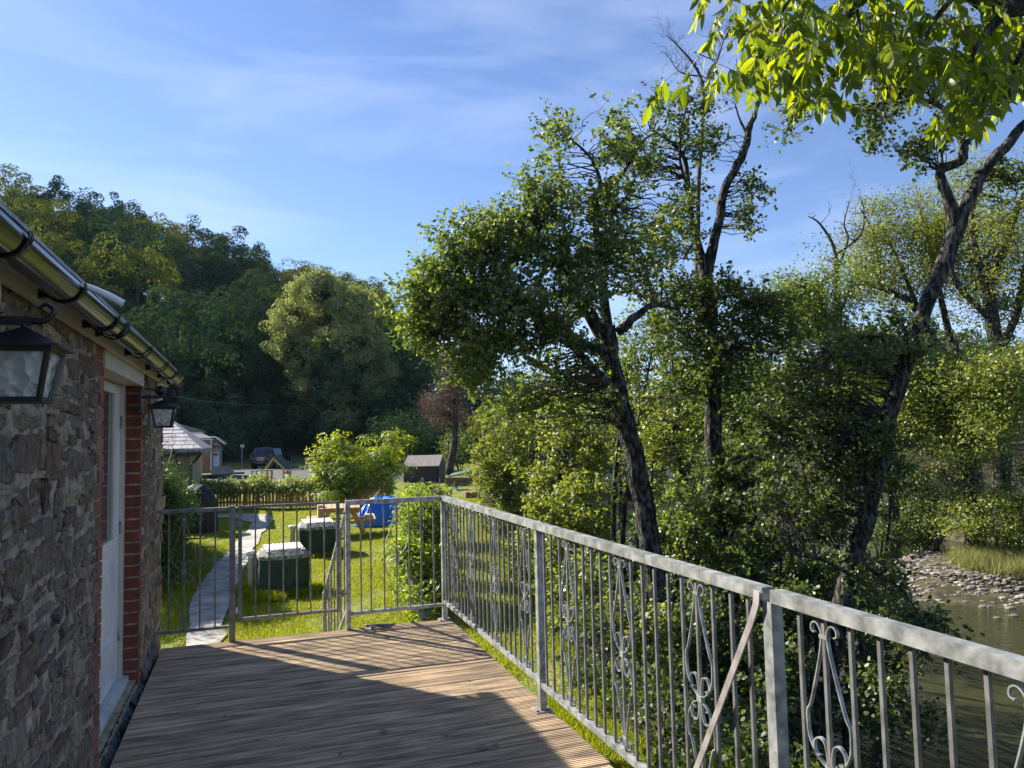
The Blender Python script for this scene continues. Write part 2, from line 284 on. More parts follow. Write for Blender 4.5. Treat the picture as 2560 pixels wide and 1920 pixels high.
F = np.c_[i, i+1, i+nx+1, i+nx]
g = struct(fast_mesh('ground', V, F, M['ground'], smooth=True))
a = g.data.attributes.new('lawn', 'FLOAT', 'POINT'); xb = np.interp(V[:, 1], *BX); rr = np.hypot(V[:, 0], V[:, 1])
a.data.foreach_set('value', (np.clip(1-(V[:, 0]-xb-.2)/.5, 0, 1)*np.clip(1-(rr-70)/5, 0, 1)).astype(np.float32))
A = Acc(); ys = np.linspace(-40, 120, 60); P1 = [(np.interp(y, *BX)+1.2, y, RY) for y in ys]; P2 = [(np.interp(y, *FX)+2.5, y, RY) for y in ys]
A.add(P1+P2, [(k, 60+k, 61+k, k+1) for k in range(59)]); struct(A.build('river_water', M['water']))
# river bed sheet just over the ground
ys = np.linspace(-40, 120, 120); A = Acc(); V = []; nn = 20
for y in ys:
    for t in np.linspace(0, 1, nn):
        x = np.interp(y, *BX)+2.4+t*(np.interp(y, *FX)+1.6-np.interp(y, *BX)-2.4); V.append((x, y, float(ground(x, y))+.03))
A.add(V, [(a*nn+b, a*nn+b+1, (a+1)*nn+b+1, (a+1)*nn+b) for a in range(119) for b in range(nn-1)], smooth=True); struct(A.build('river_bed', M['bed']))
# path and road
def ribbon(name, Lp, Rp, mat, lift=.012):
    A = Acc(); n = len(Lp); P = []; K = 5
    t = np.linspace(0, n-1, 40)
    Lx = [np.interp(t, range(n), [p[k] for p in Lp]) for k in (0, 1)]; Rx = [np.interp(t, range(n), [p[k] for p in Rp]) for k in (0, 1)]
    rg = np.random.default_rng(5)
    for q in range(40):
        for k in range(K):
            s = k/(K-1); j = rg.normal(0, .03) if k in (0, K-1) else 0; x = Lx[0][q]*(1-s)+Rx[0][q]*s+j; y = Lx[1][q]*(1-s)+Rx[1][q]*s
            P.append((x, y, float(ground(x, y))+lift))
    A.add(P, [(a*K+b, a*K+b+1, (a+1)*K+b+1, (a+1)*K+b) for a in range(39) for b in range(K-1)], smooth=True); return struct(A.build(name, mat))
ribbon('garden_path', [(-.8, 6.9), (-.76, 10.4), (-.92, 13.3), (-.72, 16.4), (-.34, 20.7), (-.02, 24.6), (-.5, 26.6), (-2.5, 27.3)], [(-.38, 6.9), (-.36, 10.4), (-.34, 13.0), (-.06, 17.2), (.22, 21.3), (.66, 25.6), (.4, 27.6), (-2.5, 28.6)], M['path'], .03)
A = Acc(); V = []; xs = np.linspace(-16, 12, 40); ys = np.linspace(41, 74, 40)
for y in ys:
    for x in xs:
        xx = x+.25*(y-50) if x > 0 else x; V.append((xx, y, float(ground(xx, y))+.02))
A.add(V, [(a*40+b, a*40+b+1, (a+1)*40+b+1, (a+1)*40+b) for a in range(39) for b in range(39)], smooth=True); struct(A.build('road', M['tarmac']))
# grass blades
def blades(name, x, y, h, wd, mat, seed, lean=.4, zoff=0):
    rg = np.random.default_rng(seed); n = len(x); z = ground(x, y)+zoff; B = np.c_[x, y, z]; th = rg.uniform(0, 2*PI, n); hh = h*rg.uniform(.5, 1.3, n)
    d = np.c_[np.cos(th), np.sin(th), np.zeros(n)]; l = np.c_[rg.normal(0, lean, (n, 2)), np.ones(n)]*hh[:, None]
    V = np.empty((n, 3, 3)); V[:, 0] = B-d*wd/2; V[:, 1] = B+d*wd/2; V[:, 2] = B+l
    return fast_mesh(name, V.reshape(-1, 3), np.arange(3*n).reshape(n, 3), mat)
rg = np.random.default_rng(1)
n = 230000; u = rg.uniform(0, 1, n)**1.4; y = 6.7+u*24; x = rg.uniform(-3, 1, n)*1.0; x = -2.6+(np.interp(y, *BX)+.35+2.6)*rg.uniform(0, 1, n)
pl = np.interp(y, [6.9, 10.4, 13.2, 16.8, 21, 25, 30], [-.82, -.78, -.93, -.74, -.34, .05, .1]); pr = np.interp(y, [6.9, 10.4, 13.2, 16.8, 21, 25, 30], [-.36, -.34, -.32, -.08, .22, .62, .6])
k = ~((x > pl) & (x < pr) & (y < 26.3)) & ((np.sin(x*2.1+y*.7)+np.sin(y*1.9-x*3.3)+np.sin(x*5.1+1)*np.sin(y*4.2)+rg.normal(0, .8, n)) > -1.25); x, y = x[k], y[k]
n2 = 45000; y2 = rg.uniform(.5, 7, n2); x2 = rg.uniform(1.68, 3.1, n2)
gr = blades('lawn_grass', np.r_[x, x2], np.r_[y, y2], .045, .012, M['grass'], 2, .6)
gr['kind'] = 'stuff'; tag(gr, 'short bright green grass of the garden lawn', 'grass')
# ------------------------------------------------------------------ foliage
def leaves(rg, Cn, size, aspect=.6, up=.7, droop=0, fold=.18, hexa=True, out=None):
    n = len(Cn); nr = rg.normal(size=(n, 3))
    if out is not None: nr = nr*.42+out*1.3
    nr[:, 2] += up*1.5; nr /= np.linalg.norm(nr, axis=1)[:, None]
    t = rg.normal(size=(n, 3)); t[:, 2] -= droop; t -= nr*(t*nr).sum(1)[:, None]; t /= np.linalg.norm(t, axis=1)[:, None]+1e-9
    b = np.cross(nr, t); s = (size*rg.uniform(.65, 1.25, n))[:, None]; wd = s*aspect/2
    if hexa:
        V = np.empty((n, 6, 3)); f = nr*s*fold*rg.uniform(-.5, 1, n)[:, None]
        V[:, 0] = Cn-t*s*.5; V[:, 3] = Cn+t*s*.5
        V[:, 1] = Cn-t*s*.2+b*wd+f; V[:, 2] = Cn+t*s*.2+b*wd*.92+f; V[:, 4] = Cn+t*s*.2-b*wd*.92+f; V[:, 5] = Cn-t*s*.2-b*wd+f
        q = np.array([[0, 1, 2, 3], [0, 3, 4, 5]]); F = (q[None]+6*np.arange(n)[:, None, None]).reshape(-1, 4)
        return V.reshape(-1, 3), F
    V = np.empty((n, 4, 3)); V[:, 0] = Cn-t*s*.5; V[:, 1] = Cn+b*wd; V[:, 2] = Cn+t*s*.5; V[:, 3] = Cn-b*wd
    return V.reshape(-1, 3), np.arange(4*n).reshape(n, 4)
def wiggle(rg, p, q, k, amp):
    p = np.array(p); q = np.array(q); L_ = np.linalg.norm(q-p); t = np.linspace(0, 1, k)[:, None]
    P = p+(q-p)*t; P[1:-1] += rg.normal(size=(k-2, 3))*amp*L_; P[:, 2] += (np.sin(t[:, 0]*PI)*L_*.06); return P
def smoothline(P, R, k=4):
    P = np.array(P, float); n = len(P); t = np.linspace(0, n-1, (n-1)*k+1); o = []
    for tt in t:
        i = min(int(tt), n-2); f = tt-i; p0 = P[max(i-1, 0)]; p1 = P[i]; p2 = P[i+1]; p3 = P[min(i+2, n-1)]
        o.append(.5*((2*p1)+(-p0+p2)*f+(2*p0-5*p1+4*p2-p3)*f*f+(-p0+3*p1-3*p2+p3)*f**3))
    return np.array(o), np.interp(t, range(n), R)
def plant(name, label, cat, base, limbs, blobs, leaf, aspect, lpc, cr, lm, seed, bm=None, group=None, twig=.010, up=.7, droop=0, hexa=True, crown='crown', stem='trunk', flat=.6, sides=8, shell=.35, loose=.0, form=False, sprig=False, lobe=7.0, billow=False):
    """limbs: [(points, radii)], blobs: [(centre, (rx,ry,rz) along camera right / up / forward, clumps)]"""
    rg = np.random.default_rng(seed); root = thing(name, label, cat, base, group); A = Acc(); S = []
    for pts, rad in limbs:
        P, R_ = smoothline(pts, rad if len(rad) == len(pts) else np.linspace(rad[0], rad[-1], len(pts)))
        P[1:-1] += rg.normal(size=P[1:-1].shape)*R_[1:-1, None]*.09
        A.tube(P, R_, sides if R_[0] > .05 else 5, jit=.07, rng=rg); S.append(np.c_[P, R_])
    S = np.vstack(S) if S else np.array([[*base, .02]])
    LC = []; OUT = []; SP = []
    for c, r, k in blobs:
        r = np.array(r); nl = max(3, int(k/lobe)); d = rg.normal(size=(nl, 3)); d /= np.linalg.norm(d, axis=1)[:, None]; lo = d*(rg.uniform(shell, 1.08, nl)**.6)[:, None]
        off = lo[rg.integers(0, nl, k)]*.82+np.clip(rg.normal(size=(k, 3)), -2, 2)*(.50/nl**.33); off = off*r
        cc = np.array(c)+off[:, :1]*CR+off[:, 1:2]*np.array([0, 0, 1.])+off[:, 2:]*CF*np.array([1, 1, 0])
        for q in cc:
            dd = np.linalg.norm(S[:, :3]-q, axis=1)+np.maximum(S[:, 2]-q[2], 0)*.8; j = int(np.argmin(dd)); L_ = np.linalg.norm(S[j, :3]-q)
            if twig and L_ > .05: A.tube(wiggle(rg, S[j, :3], q, 5, .07), np.linspace(min(S[j, 3]*.6, twig*(.6+L_*.7)), twig*.3, 5), 4, m=1, cap=False, smooth=False)
            m_ = max(3, int(lpc*rg.uniform(.4, 1.6)))
            if sprig:        # leaves set along short shoots that radiate from the end of the twig
                ns = max(2, int(m_/6)); sdn = rg.normal(size=(ns, 3))+(q-np.array(c))/(np.linalg.norm(r)+.01)*.9+np.array([0, 0, .35]); sdn /= np.linalg.norm(sdn, axis=1)[:, None]; sl = cr*rg.uniform(1.0, 2.4, ns)
                w_ = rg.integers(0, ns, m_); t_ = rg.uniform(.12, 1, m_); g_ = sdn[w_]*(sl[w_]*t_)[:, None]+rg.normal(size=(m_, 3))*leaf*.42; SP.append(np.hstack([np.repeat(q[None], ns, 0), q+sdn*sl[:, None]]))
            elif billow:        # leaves on the outside of small rounded billows
                g_ = rg.normal(size=(m_, 3)); g_[:, 2] += .3; g_ /= np.linalg.norm(g_, axis=1)[:, None]; g_ = g_*[1, 1, .8]*cr*rg.uniform(.6, 1.35)*rg.uniform(.82, 1.04, (m_, 1))
            else:
                g_ = np.clip(rg.normal(size=(m_, 3)), -1.7, 1.7)*cr*rg.uniform(.6, 1.3); g_[:, 2] *= flat
            LC.append(q+g_); OUT.append(g_/cr*(1.0 if billow else .42)+(q-np.array(c))/np.linalg.norm(r)*(.7 if billow else 1.3))
    if SP:
        SP = np.vstack(SP); n_ = len(SP); p, q = SP[:, :3], SP[:, 3:]; dr_ = q-p; a_ = np.cross(dr_, [0.3, 0.2, 1.]); a_ /= np.linalg.norm(a_, axis=1)[:, None]; b_ = np.cross(a_, dr_); b_ /= np.linalg.norm(b_, axis=1)[:, None]; tr = .0022
        Vv = np.stack([p+a_*tr, p-a_*tr*.5+b_*tr*.87, p-a_*tr*.5-b_*tr*.87, q+a_*tr*.5, q-a_*tr*.25+b_*tr*.4, q-a_*tr*.25-b_*tr*.4], 1).reshape(-1, 3)
        A.add(Vv, [(6*i_+k_, 6*i_+(k_+1) % 3, 6*i_+3+(k_+1) % 3, 6*i_+3+k_) for i_ in range(n_) for k_ in range(3)], 1)
    if A.n: A.build(stem, [bm or M['bark'], M['twig']], root)
    LC = np.vstack(LC); V, F = leaves(rg, LC, leaf, aspect, up, droop, hexa=hexa, out=np.vstack(OUT) if form else None); fast_mesh(crown, V, F, lm, root)
    return root
def px(P, d): return [at(u, v, d) for u, v in P]
def B(u, v, d, ru, rv, rd, k): return (at(u, v, d), (ru*d/FPX, rv*d/FPX, rd), k)
# ------------------------------------------------------------------ stone house
XW = -.73
H = thing('stone_house', 'rubble stone house with red brick door surround and black gutter beside the deck', 'house', (XW, 4, 0))
def stonework(A, rg, y0, y1, z0, z1, x=XW, m=0, yl=None, yr=None):
    z = z0
    while z < z1:
        h = rg.uniform(.065, .155); y = y0-rg.uniform(0, .1)
        while y < y1:
            wd = rg.uniform(.08, .29)*(1.1 if h > .1 else .95); parts = [(z, h)]
            if h > .115 and rg.uniform() < .5: f_ = rg.uniform(.35, .65); parts = [(z, h*f_), (z+h*f_, h*(1-f_))]
            for zz, hh in parts:
                a, b = max(y, y0), min(y+wd, y1)
                if b-a < .035: continue
                cy, cz = (a+b)/2, zz+hh/2; g = rg.uniform(.004, .012); n = 15; th = np.arange(n)*2*PI/n+rg.uniform(0, .6)+rg.normal(0, .07, n)
                e = rg.uniform(.16, .42); ry = (b-a)/2-g; rz = hh/2-g
                py = np.sign(np.cos(th))*np.abs(np.cos(th))**e*ry*(1+rg.normal(0, .11, n)); pz = np.sign(np.sin(th))*np.abs(np.sin(th))**e*rz*(1+rg.normal(0, .11, n))
                sh = rg.uniform(-.35, .35)*hh*.5; pz = pz+py/ry*sh*.5; py = py+pz/rz*rg.uniform(-.012, .012)
                wz = .035*math.sin(cy*3.1)+.025*math.sin(cy*7+zz*3)+rg.normal(0, .008); d = rg.uniform(.002, .014); tz, ty = rg.normal(0, .07, 2)
                def ring(s, dx, j): return np.c_[np.full(n, x+dx)+(py*s*ty+pz*s*tz)*(dx > 0)+rg.normal(0, j, n), cy+py*s, cz+wz+pz*s]
                R = [ring(1.0, -.02, 0), ring(1.0, d*.55, .0015), ring(.93, d, .002), ring(.5, d+.0015, .0035)]; c0 = np.array([[x+d+.002, cy, cz+wz]])
                F = [(q*n+k, q*n+(k+1) % n, (q+1)*n+(k+1) % n, (q+1)*n+k) for q in range(3) for k in range(n)]+[(3*n+k, 3*n+(k+1) % n, 4*n) for k in range(n)]
                A.add(np.vstack(R+[c0]), F, m, False)
            y += wd
        z += h
rg = np.random.default_rng(11)
A = Acc()
def mortar(A, y0, y1, z0, z1, m, x=XW):      # lumpy mortar bed between the stones
    ny_, nz_ = max(2, int((y1-y0)/.025)), max(2, int((z1-z0)/.025)); ys = np.linspace(y0, y1, ny_); zs = np.linspace(z0, z1, nz_)
    V = [(x+rg.normal(0.0, .0035) if 0 < j < ny_-1 else x-.002, y, z) for z in zs for j, y in enumerate(ys)]
    A.add(V, [(a*ny_+b, a*ny_+b+1, (a+1)*ny_+b+1, (a+1)*ny_+b) for a in range(nz_-1) for b in range(ny_-1)], m, True)
for (y0, y1) in ((.9, 4.2), (5.84, 7.05)):
    mortar(A, y0, y1, -1.0, 2.16, 1); stonework(A, rg, y0, y1, -.45, 2.12)
mortar(A, 4.2, 5.84, -1.0, .02, 1)
A.box((-1.13, -2.5, -1.3), (XW-.012, 4.36, 2.16), 1); A.box((-1.13, 5.77, -1.3), (XW-.012, 7.045, 2.16), 1); A.box((-1.13, 4.36, -1.3), (XW-.012, 5.77, .02), 1)
A.box((-5.4, -2.5, -1.3), (-1.135, 7.04, 2.16), 1)
mortar(A, -2.5, .9, -1.0, 2.16, 1)
# gable triangle
A.prism([(-5.4, 7.03, 2.16), (-.75, 7.03, 2.16), (-3.07, 7.03, 3.9)], (0, -.25, 0), 1)
stonework(A, rg, -2.4, .9, -.2, 2.1)
A.build('wall', [M['stone'], M['mortar']], H)
# brick jambs
def jamb(y0, y1, side):
    A = Acc(); z = .0; k = 0
    A.box((XW-.10, min(y0, y1)+.006, .0), (XW-.004, max(y0, y1)-.006, 2.10), 1)
    while z < 2.05:
        long = k % 4 in (0, 1, 2) if side < 0 else k % 2
        if side < 0: a, b = (y1-(.215 if k % 5 < 3 else .125), y1)
        else: a, b = (y0, y0+(.09 if k % 2 else .075))
        j = rg.normal(0, .0015); A.box((XW-.095, a+.001, z+.006), (XW+.004+j, b+j, z+.071), 0); z += .078; k += 1
    return A.build('brick_jamb', [M['brick'], M['mortar']], H)
jamb(4.20, 4.37, -1)
jamb(5.76, 5.84, 1)
for a_, b_, c_, d_ in ((5.752, 5.80, 5.758, .001), (4.33, 4.3745, 4.369, .012)):       # bricks showing inside the opening
    A = Acc()
    for k in range(27): z = .0+k*.078; A.box((-.85, a_, z+.006), (XW-d_, b_, z+.071), 0)
    A.box((-.85, min(c_, 5.80) if a_ > 5 else a_, 0), (XW-.015, 5.80 if a_ > 5 else c_, 2.1), 1)
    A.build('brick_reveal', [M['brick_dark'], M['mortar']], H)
# door
XD = -.835
dr = Acc(); dr.box((XD-.04, 5.66, .06), (XD+.012, 5.752, 2.1)); dr.box((XD-.04, 4.375, .06), (XD+.012, 4.45, 2.1)); dr.box((XD-.04, 4.45, 2.0), (XD+.011, 5.66, 2.1)); df = dr.build('door_frame', M['cream'], H)
dd = Acc(); dd.box((XD-.06, 4.455, .08), (XD-.008, 4.56, 1.995)); dd.box((XD-.06, 5.50, .08), (XD-.008, 5.655, 1.995))
dd.box((XD-.06, 4.56, .08), (XD-.009, 5.50, .36)); dd.box((XD-.06, 4.56, .86), (XD-.009, 5.50, 1.0)); dd.box((XD-.06, 4.56, 1.93), (XD-.009, 5.50, 1.99))
dd.box((XD-.055, 4.56, .36), (XD-.028, 5.50, .86)); dd.box((XD-.03, 4.62, .42), (XD-.016, 5.44, .80)); do = dd.build('door', M['white'], H)
A = Acc(); A.box((XD-.05, 4.56, 1.0), (XD-.03, 5.50, 1.93)); A.build('glass_pane', M['doorglass'], do)
A = Acc(); A.tube([(XD-.008, 4.70-.19, 1.06), (XD+.03, 4.51, 1.06), (XD+.032, 4.60, 1.058)], .008, 6); A.build('handle', M['steel'], do)
for z_ in (.35, 1.05, 1.75): A = Acc(); A.tube([(XD-.002, 5.657, z_-.04), (XD-.002, 5.657, z_+.04)], .008, 6); A.build('hinge', M['steel'], do)
A = Acc(); A.box((XD-.03, 5.485, 1.0), (XD-.018, 5.505, 1.93)); A.build('glazing_bead', M['cream'], do)
A = Acc(); A.hexa([(-.88, 4.376, .02), (-.785, 4.376, .01), (-.785, 5.750, .01), (-.88, 5.750, .02), (-.88, 4.376, .075), (-.785, 4.376, .055), (-.785, 5.750, .055), (-.88, 5.750, .075)]); A.build('door_sill', M['sill'], H)
A = Acc(); A.box((XW-.10, 4.34, 2.0), (XW+.012, 5.80, 2.125)); A.build('lintel_board', M['cream'], H)
A = Acc(); y = 2.4      # rough dark stone ledge at the foot of the wall
while y < 6.4:
    wd = rg.uniform(.14, .34); n = 6; xx = -.695+rg.normal(0, .006); zl = -.02 if 4.3 < y+wd/2 < 5.8 else .05; xi = -.784 if zl < 0 else -.745
    V = []
    for q, yy in enumerate(np.linspace(y, y+wd-.008, n)):
        e = 1 if 0 < q < n-1 else .8
        V += [(xi, yy, -.12), (xx+.006*rg.normal(), yy, -.12), (xx+rg.normal(0, .006), yy, zl-.03), (xx-.03+rg.normal(0, .006), yy, zl+.01*e+rg.normal(0, .005)), (xi, yy, zl+.02*e)]
    A.add(V, [(q*5+k, q*5+k+1, (q+1)*5+k+1, (q+1)*5+k) for q in range(n-1) for k in range(4)]+[(0, 1, 2, 3, 4), tuple(range((n-1)*5, n*5))[::-1]], 0); y += wd
A.build('stone_ledge', M['slab'], H)
# eaves
A = Acc(); A.box((-.71, -2.5, 2.088), (-.688, 7.10, 2.24)); A.build('fascia', M['cream'], H)
A = Acc(); A.box((-.728, -2.5, 2.10), (-.711, 7.08, 2.13)); A.build('soffit', M['cream'], H)
rf = Acc(); th = math.radians(36)
for side in (1, -1):
    for k in range(15):
        s0 = k*.22; x0 = -.62-s0*math.cos(th); z0 = 2.225+s0*math.sin(th); x1 = x0-.26*math.cos(th); z1 = z0+.26*math.sin(th)
        if x0 < -3.05: break
        y = -2.6
        while y < 7.12:
            wd = rg.uniform(.2, .3); a, b = y+.003, min(y+wd, 7.12); j = rg.normal(0, .002)
            f = lambda x: x if side > 0 else -6.14-x
            v = [(f(x0), a, z0+j), (f(x0), b, z0+j), (f(x1), b, z1-.012), (f(x1), a, z1-.012)]; t = [(p[0], p[1], p[2]+.012) for p in v]
            rf.hexa(v+t); y += wd
ro = rf.build('roof', M['slate'], H)
GX, GZ, GR = -.612, 2.155, .058
A = Acc(); seg = [(GR*math.cos(t), GR*math.sin(t)) for t in np.linspace(PI, 2*PI, 15)]; seg2 = [(.9*a, .9*b+.001) for a, b in seg]
pr = [(GX+a, GZ+b) for a, b in seg]+[(GX+a, GZ+b) for a, b in seg2[::-1]]
ysg = np.linspace(-2.6, 7.12, 28); n = len(pr)
A.add([(a, y, b-.012*math.sin((y-1)*1.2)*.4) for y in ysg for a, b in pr], [(q*n+k, q*n+(k+1) % n, (q+1)*n+(k+1) % n, (q+1)*n+k) for q in range(27) for k in range(n)]+[tuple(range(n)), tuple(range(27*n, 28*n))[::-1]], 0, False)
me_f = len(A.sm); A.sm = [len(f) == 4 for f in A.f]
go = A.build('gutter', M['blackp'], H)
for k, y in enumerate((.9, 1.6, 2.24, 2.92, 3.62, 3.9, 4.74, 5.63, 6.3, 6.98)):
    A = Acc(); t = np.linspace(PI*.98, 2*PI*1.01, 14); r0 = GR+.003
    P = [(GX+r0*math.cos(a), y, GZ+r0*math.sin(a)) for a in t]; Q = [(GX+(r0+.007)*math.cos(a), y, GZ+(r0+.007)*math.sin(a)) for a in t]; wd = .03
    V = [(p[0], p[1]+s*wd/2, p[2]) for s in (-1, 1) for p in P]+[(p[0], p[1]+s*wd/2, p[2]) for s in (-1, 1) for p in Q]
    F = []
    for i in range(13): F += [(i, i+1, 14+i+1, 14+i), (28+i+1, 28+i, 42+i, 42+i+1), (i+1, i, 28+i, 28+i+1), (14+i, 14+i+1, 42+i+1, 42+i)]
    A.add(V, F, 0, True); A.hexa([(-.690, y-wd/2, 2.10), (-.655, y-wd/2, 2.105), (-.655, y+wd/2, 2.105), (-.690, y+wd/2, 2.10), (-.690, y-wd/2, 2.16), (-.668, y-wd/2, 2.16), (-.668, y+wd/2, 2.16), (-.690, y+wd/2, 2.16)])
    if k == 5: A.tube([(-.6, y-.04, 2.10), (-.56, y-.035, 2.118), (-.548, y-.03, 2.165)], .011, 6)
    A.build('gutter_bracket', M['blackp'], go)
A = Acc(); P, R_ = smoothline([atY(205, 712, 3), atY(240, 726, 3), atY(275, 742, 3), atY(308, 760, 3)], [.010, .0125, .014, .0135]); A.tube(P, R_, 8, cap=False)
tag(A.build('plastic_offcut', M['white']), 'short white plastic pipe offcut sticking out over the black gutter', 'pipe')
A = Acc(); th_ = np.linspace(0, 2*PI, 24, endpoint=False)
A.prism([(-.728, 2.50+.055*math.cos(t), 2.05+.055*math.sin(t)) for t in th_], (.03, 0, 0)); tag(A.build('wall_vent', M['cream']), 'round cream wall vent under the eaves beside the near lantern', 'vent')
A = Acc(); A.tube([(-.70, 6.55, 2.14), (-.70, 6.55, 1.9)], .028, 12); A.build('vent_pipe', M['white'], H)
A = Acc(); P = smoothline([(-.72, 5.9, 2.1), (-.71, 6.0, 1.97), (-.71, 6.02, 1.80), (-.70, 5.95, 1.70), (-.67, 5.75, 1.70)], [.004]*5)[0]; A.tube(P, .005, 5); A.build('lamp_cable', M['blacki'], H)
# wall lanterns
def lantern(x, y, ztop, label):
    t = thing('wall_lantern', label, 'lantern', (XW, y, ztop-.02), 'black wall lanterns')
    A = Acc(); rh, rw, b1, b0 = .045, .098, .070, .047; z1 = ztop-.045; z0 = ztop-.185
    sq = lambda r, z: [(x-r, y-r, z), (x+r, y-r, z), (x+r, y+r, z), (x-r, y+r, z)]
    A.add(sq(rw, z1)+sq(.008, ztop+.004), [(0, 1, 5, 4), (1, 2, 6, 5), (2, 3, 7, 6), (3, 0, 4, 7), (4, 5, 6, 7), (3, 2, 1, 0)]); A.hexa(sq(rw, z1-.006)+sq(rw, z1))
    A.tube([(x, y, ztop), (x, y, ztop+.02)], .008, 8); A.build('lamp_roof', M['blacki'], t)
    A = Acc(); A.hexa(sq(b1+.008, z1-.018)+sq(b1+.010, z1-.006)); A.hexa(sq(b0+.009, z0-.004)+sq(b0+.009, z0+.010))
    for sx in (-1, 1):
        for sy in (-1, 1): A.bar((x+sx*b0, y+sy*b0, z0), (x+sx*b1, y+sy*b1, z1-.01), .011, .011)
    fr = A.build('lamp_frame', M['blacki'], t)
    for k in range(4):
        A = Acc(); q0, q1 = sq(b0-.001, z0+.008), sq(b1-.001, z1-.016); a, b = k, (k+1) % 4; n_ = 6; V = []
        rr = np.random.default_rng(k+3)
        nrm = np.array([(0, -1, 0), (1, 0, 0), (0, 1, 0), (-1, 0, 0)][k])
        for i in range(n_+1):
            for j in range(n_+1):
                s, u_ = i/n_, j/n_; p = (np.array(q0[a])*(1-s)+np.array(q0[b])*s)*(1-u_)+(np.array(q1[a])*(1-s)+np.array(q1[b])*s)*u_
                V.append(p+nrm*rr.normal(0, .0022)*(0 < i < n_ and 0 < j < n_))
        A.add(V, [(i*7+j, i*7+j+1, i*7+j+8, i*7+j+7) for i in range(6) for j in range(6)], 0, True); A.build('glass_pane', M['lampglass'], fr)
    A = Acc(); A.tube([(x, y, z0+.01), (x, y, z0+.05)], .014, 8); A.lathe([(.001, -.03), (.018, -.02), (.024, 0), (.018, .022), (.012, .035)], (x, y, z0+.075), 12); A.build('light_bulb', M['sill'], t)
    A = Acc(); zb = ztop+.022; A.bar((XW, y, zb), (x+.02, y, zb), .014, .022)
    P = smoothline([(x+.02, y, zb), (x+.05, y, zb+.004), (x+.068, y, zb+.028), (x+.05, y, zb+.045), (x+.035, y, zb+.035)], [.008]*5)[0]; A.tube(P, np.linspace(.0095, .0045, len(P)), 8)
    A.box((XW+.002, y-.045, zb-.10), (XW+.018, y+.045, zb+.035)); A.build('bracket', M['blacki'], t)
    return t
lantern(-.555, 2.22, 1.900, 'near black iron lantern hanging from the stone wall at the left picture edge')
lantern(-.575, 5.65, 1.897, 'far small black iron lantern past the brick door jamb')
A = Acc(); A.lathe([(.001, -.036), (.02, -.032), (.034, -.012), (.036, 0), (.034, .012), (.02, .032), (.001, .036)], (-.60, 5.70, 1.965), 14); A.bar((-.60, 5.70, 1.965), (-.70, 5.72, 1.98), .012, .012)
tag(A.build('security_sensor', M['blacki']), 'small round black sensor ball above the far lantern', 'sensor')
# ------------------------------------------------------------------ deck
D = thing('timber_deck', 'weathered grooved timber deck of cross boards outside the stone house', 'deck', (.5, 3, 0))
A = Acc(); y = 6.62; kb = 0
while y > -1.6:
    bw = .119; y0 = y-bw; pitch = .0192; ng = int(round((bw-.004)/pitch)); pr = [(y0+.002, -.012), (y0+.002, -.001)]
    tilt = rg.normal(0, .0012); cup = rg.uniform(-.0012, .0022); rs = rg.uniform(.008, .0112)
    for k in range(ng):
        a = y0+.002+k*pitch; tt = (k+.5)/ng*2-1; zc = tilt*tt+cup*tt*tt
        pr += [(a+.0012, zc), (a+.0090, zc), (a+.0101, zc-rs), (a+.0180, zc-rs)]
    pr += [(y-.002, 0), (y-.002, -.012)]
    xe = 1.645+rg.normal(0, .004); xs = np.linspace(-.672, xe, 9); n = len(pr); wv = rg.normal(0, .0006, 9)
    # a crosswise joint now and then
    A.add([(x, p[0], p[1]+wv[i]) for i, x in enumerate(xs) for p in pr], [(q*n+k, q*n+k+1, (q+1)*n+k+1, (q+1)*n+k) for q in range(8) for k in range(n-1)], 0)
    A.box((-.672, y0+.0025, -.03), (xe-.001, y-.0025, -.0125), 0)
    y -= bw+.003; kb += 1
A.build('deck_boards', M['deck'], D)
A = Acc(); A.box((1.57, -1.5, -.20), (1.61, 6.57, -.032)); A.box((-.665, 6.53, -.20), (1.60, 6.57, -.032)); A.box((-.665, -1.5, -.20), (-.62, 6.52, -.032))
for yy in np.arange(-1, 6.5, .6): A.box((-.62, yy, -.18), (1.57, yy+.045, -.033))
A.build('deck_joists', M['deck'], D)
for xx, yy in ((1.52, 6.4), (1.52, 4.2), (1.52, 2.1), (-.4, 6.4), (.6, 6.4)):
    A = Acc(); A.box((xx-.05, yy-.05, -1.2), (xx+.05, yy+.05, -.19)); A.build('deck_post', M['deck'], D)
# leaves lying on the boards
LF = [(960, 1830, .05), (1115, 1835, .045), (1210, 1870, .06), (850, 1885, .03), (1010, 1890, .03), (1240, 1862, .035), (790, 1760, .03), (560, 1790, .025), (640, 1852, .03), (1170, 1700, .03), (480, 1880, .028), (720, 1560, .03)]
LD = {0: 'pale curled leaf', 1: 'brown curled leaf'}
l0 = None
mleaf = surf('dry_leaf', (.10, .065, .035), (.30, .24, .15), rough=.7, scale=20, bump=.2)
for k, (u_, v_, s) in enumerate(LF):
    p = atZ(u_, v_, .006)
    if l0 is None:
        A = Acc(); n = 7; V = [(0, 0, .002)]
        for i in range(n): t = i/(n-1); hw = .36*math.sin(PI*min(1, t*.98+.02))**.8; V += [(t-.5, -hw, .10*math.sin(t*3)+.12*hw), (t-.5, 0, .03*math.sin(t*3)), (t-.5, hw, .10*math.sin(t*3)+.2*hw)]
        A.add(V[1:], [(i*3+j, i*3+j+1, i*3+j+4, i*3+j+3) for i in range(n-1) for j in (0, 1)], 0, True); o = A.build('fallen_leaf', mleaf); l0 = o
    else: o = l0.copy(); col.objects.link(o)
    o.location = p; o.scale = (s, s, s); o.rotation_euler = (0, 0, k*1.7)
    tag(o, 'small dry fallen leaf lying on the grooved deck boards', 'leaf', 'fallen leaves on the deck')
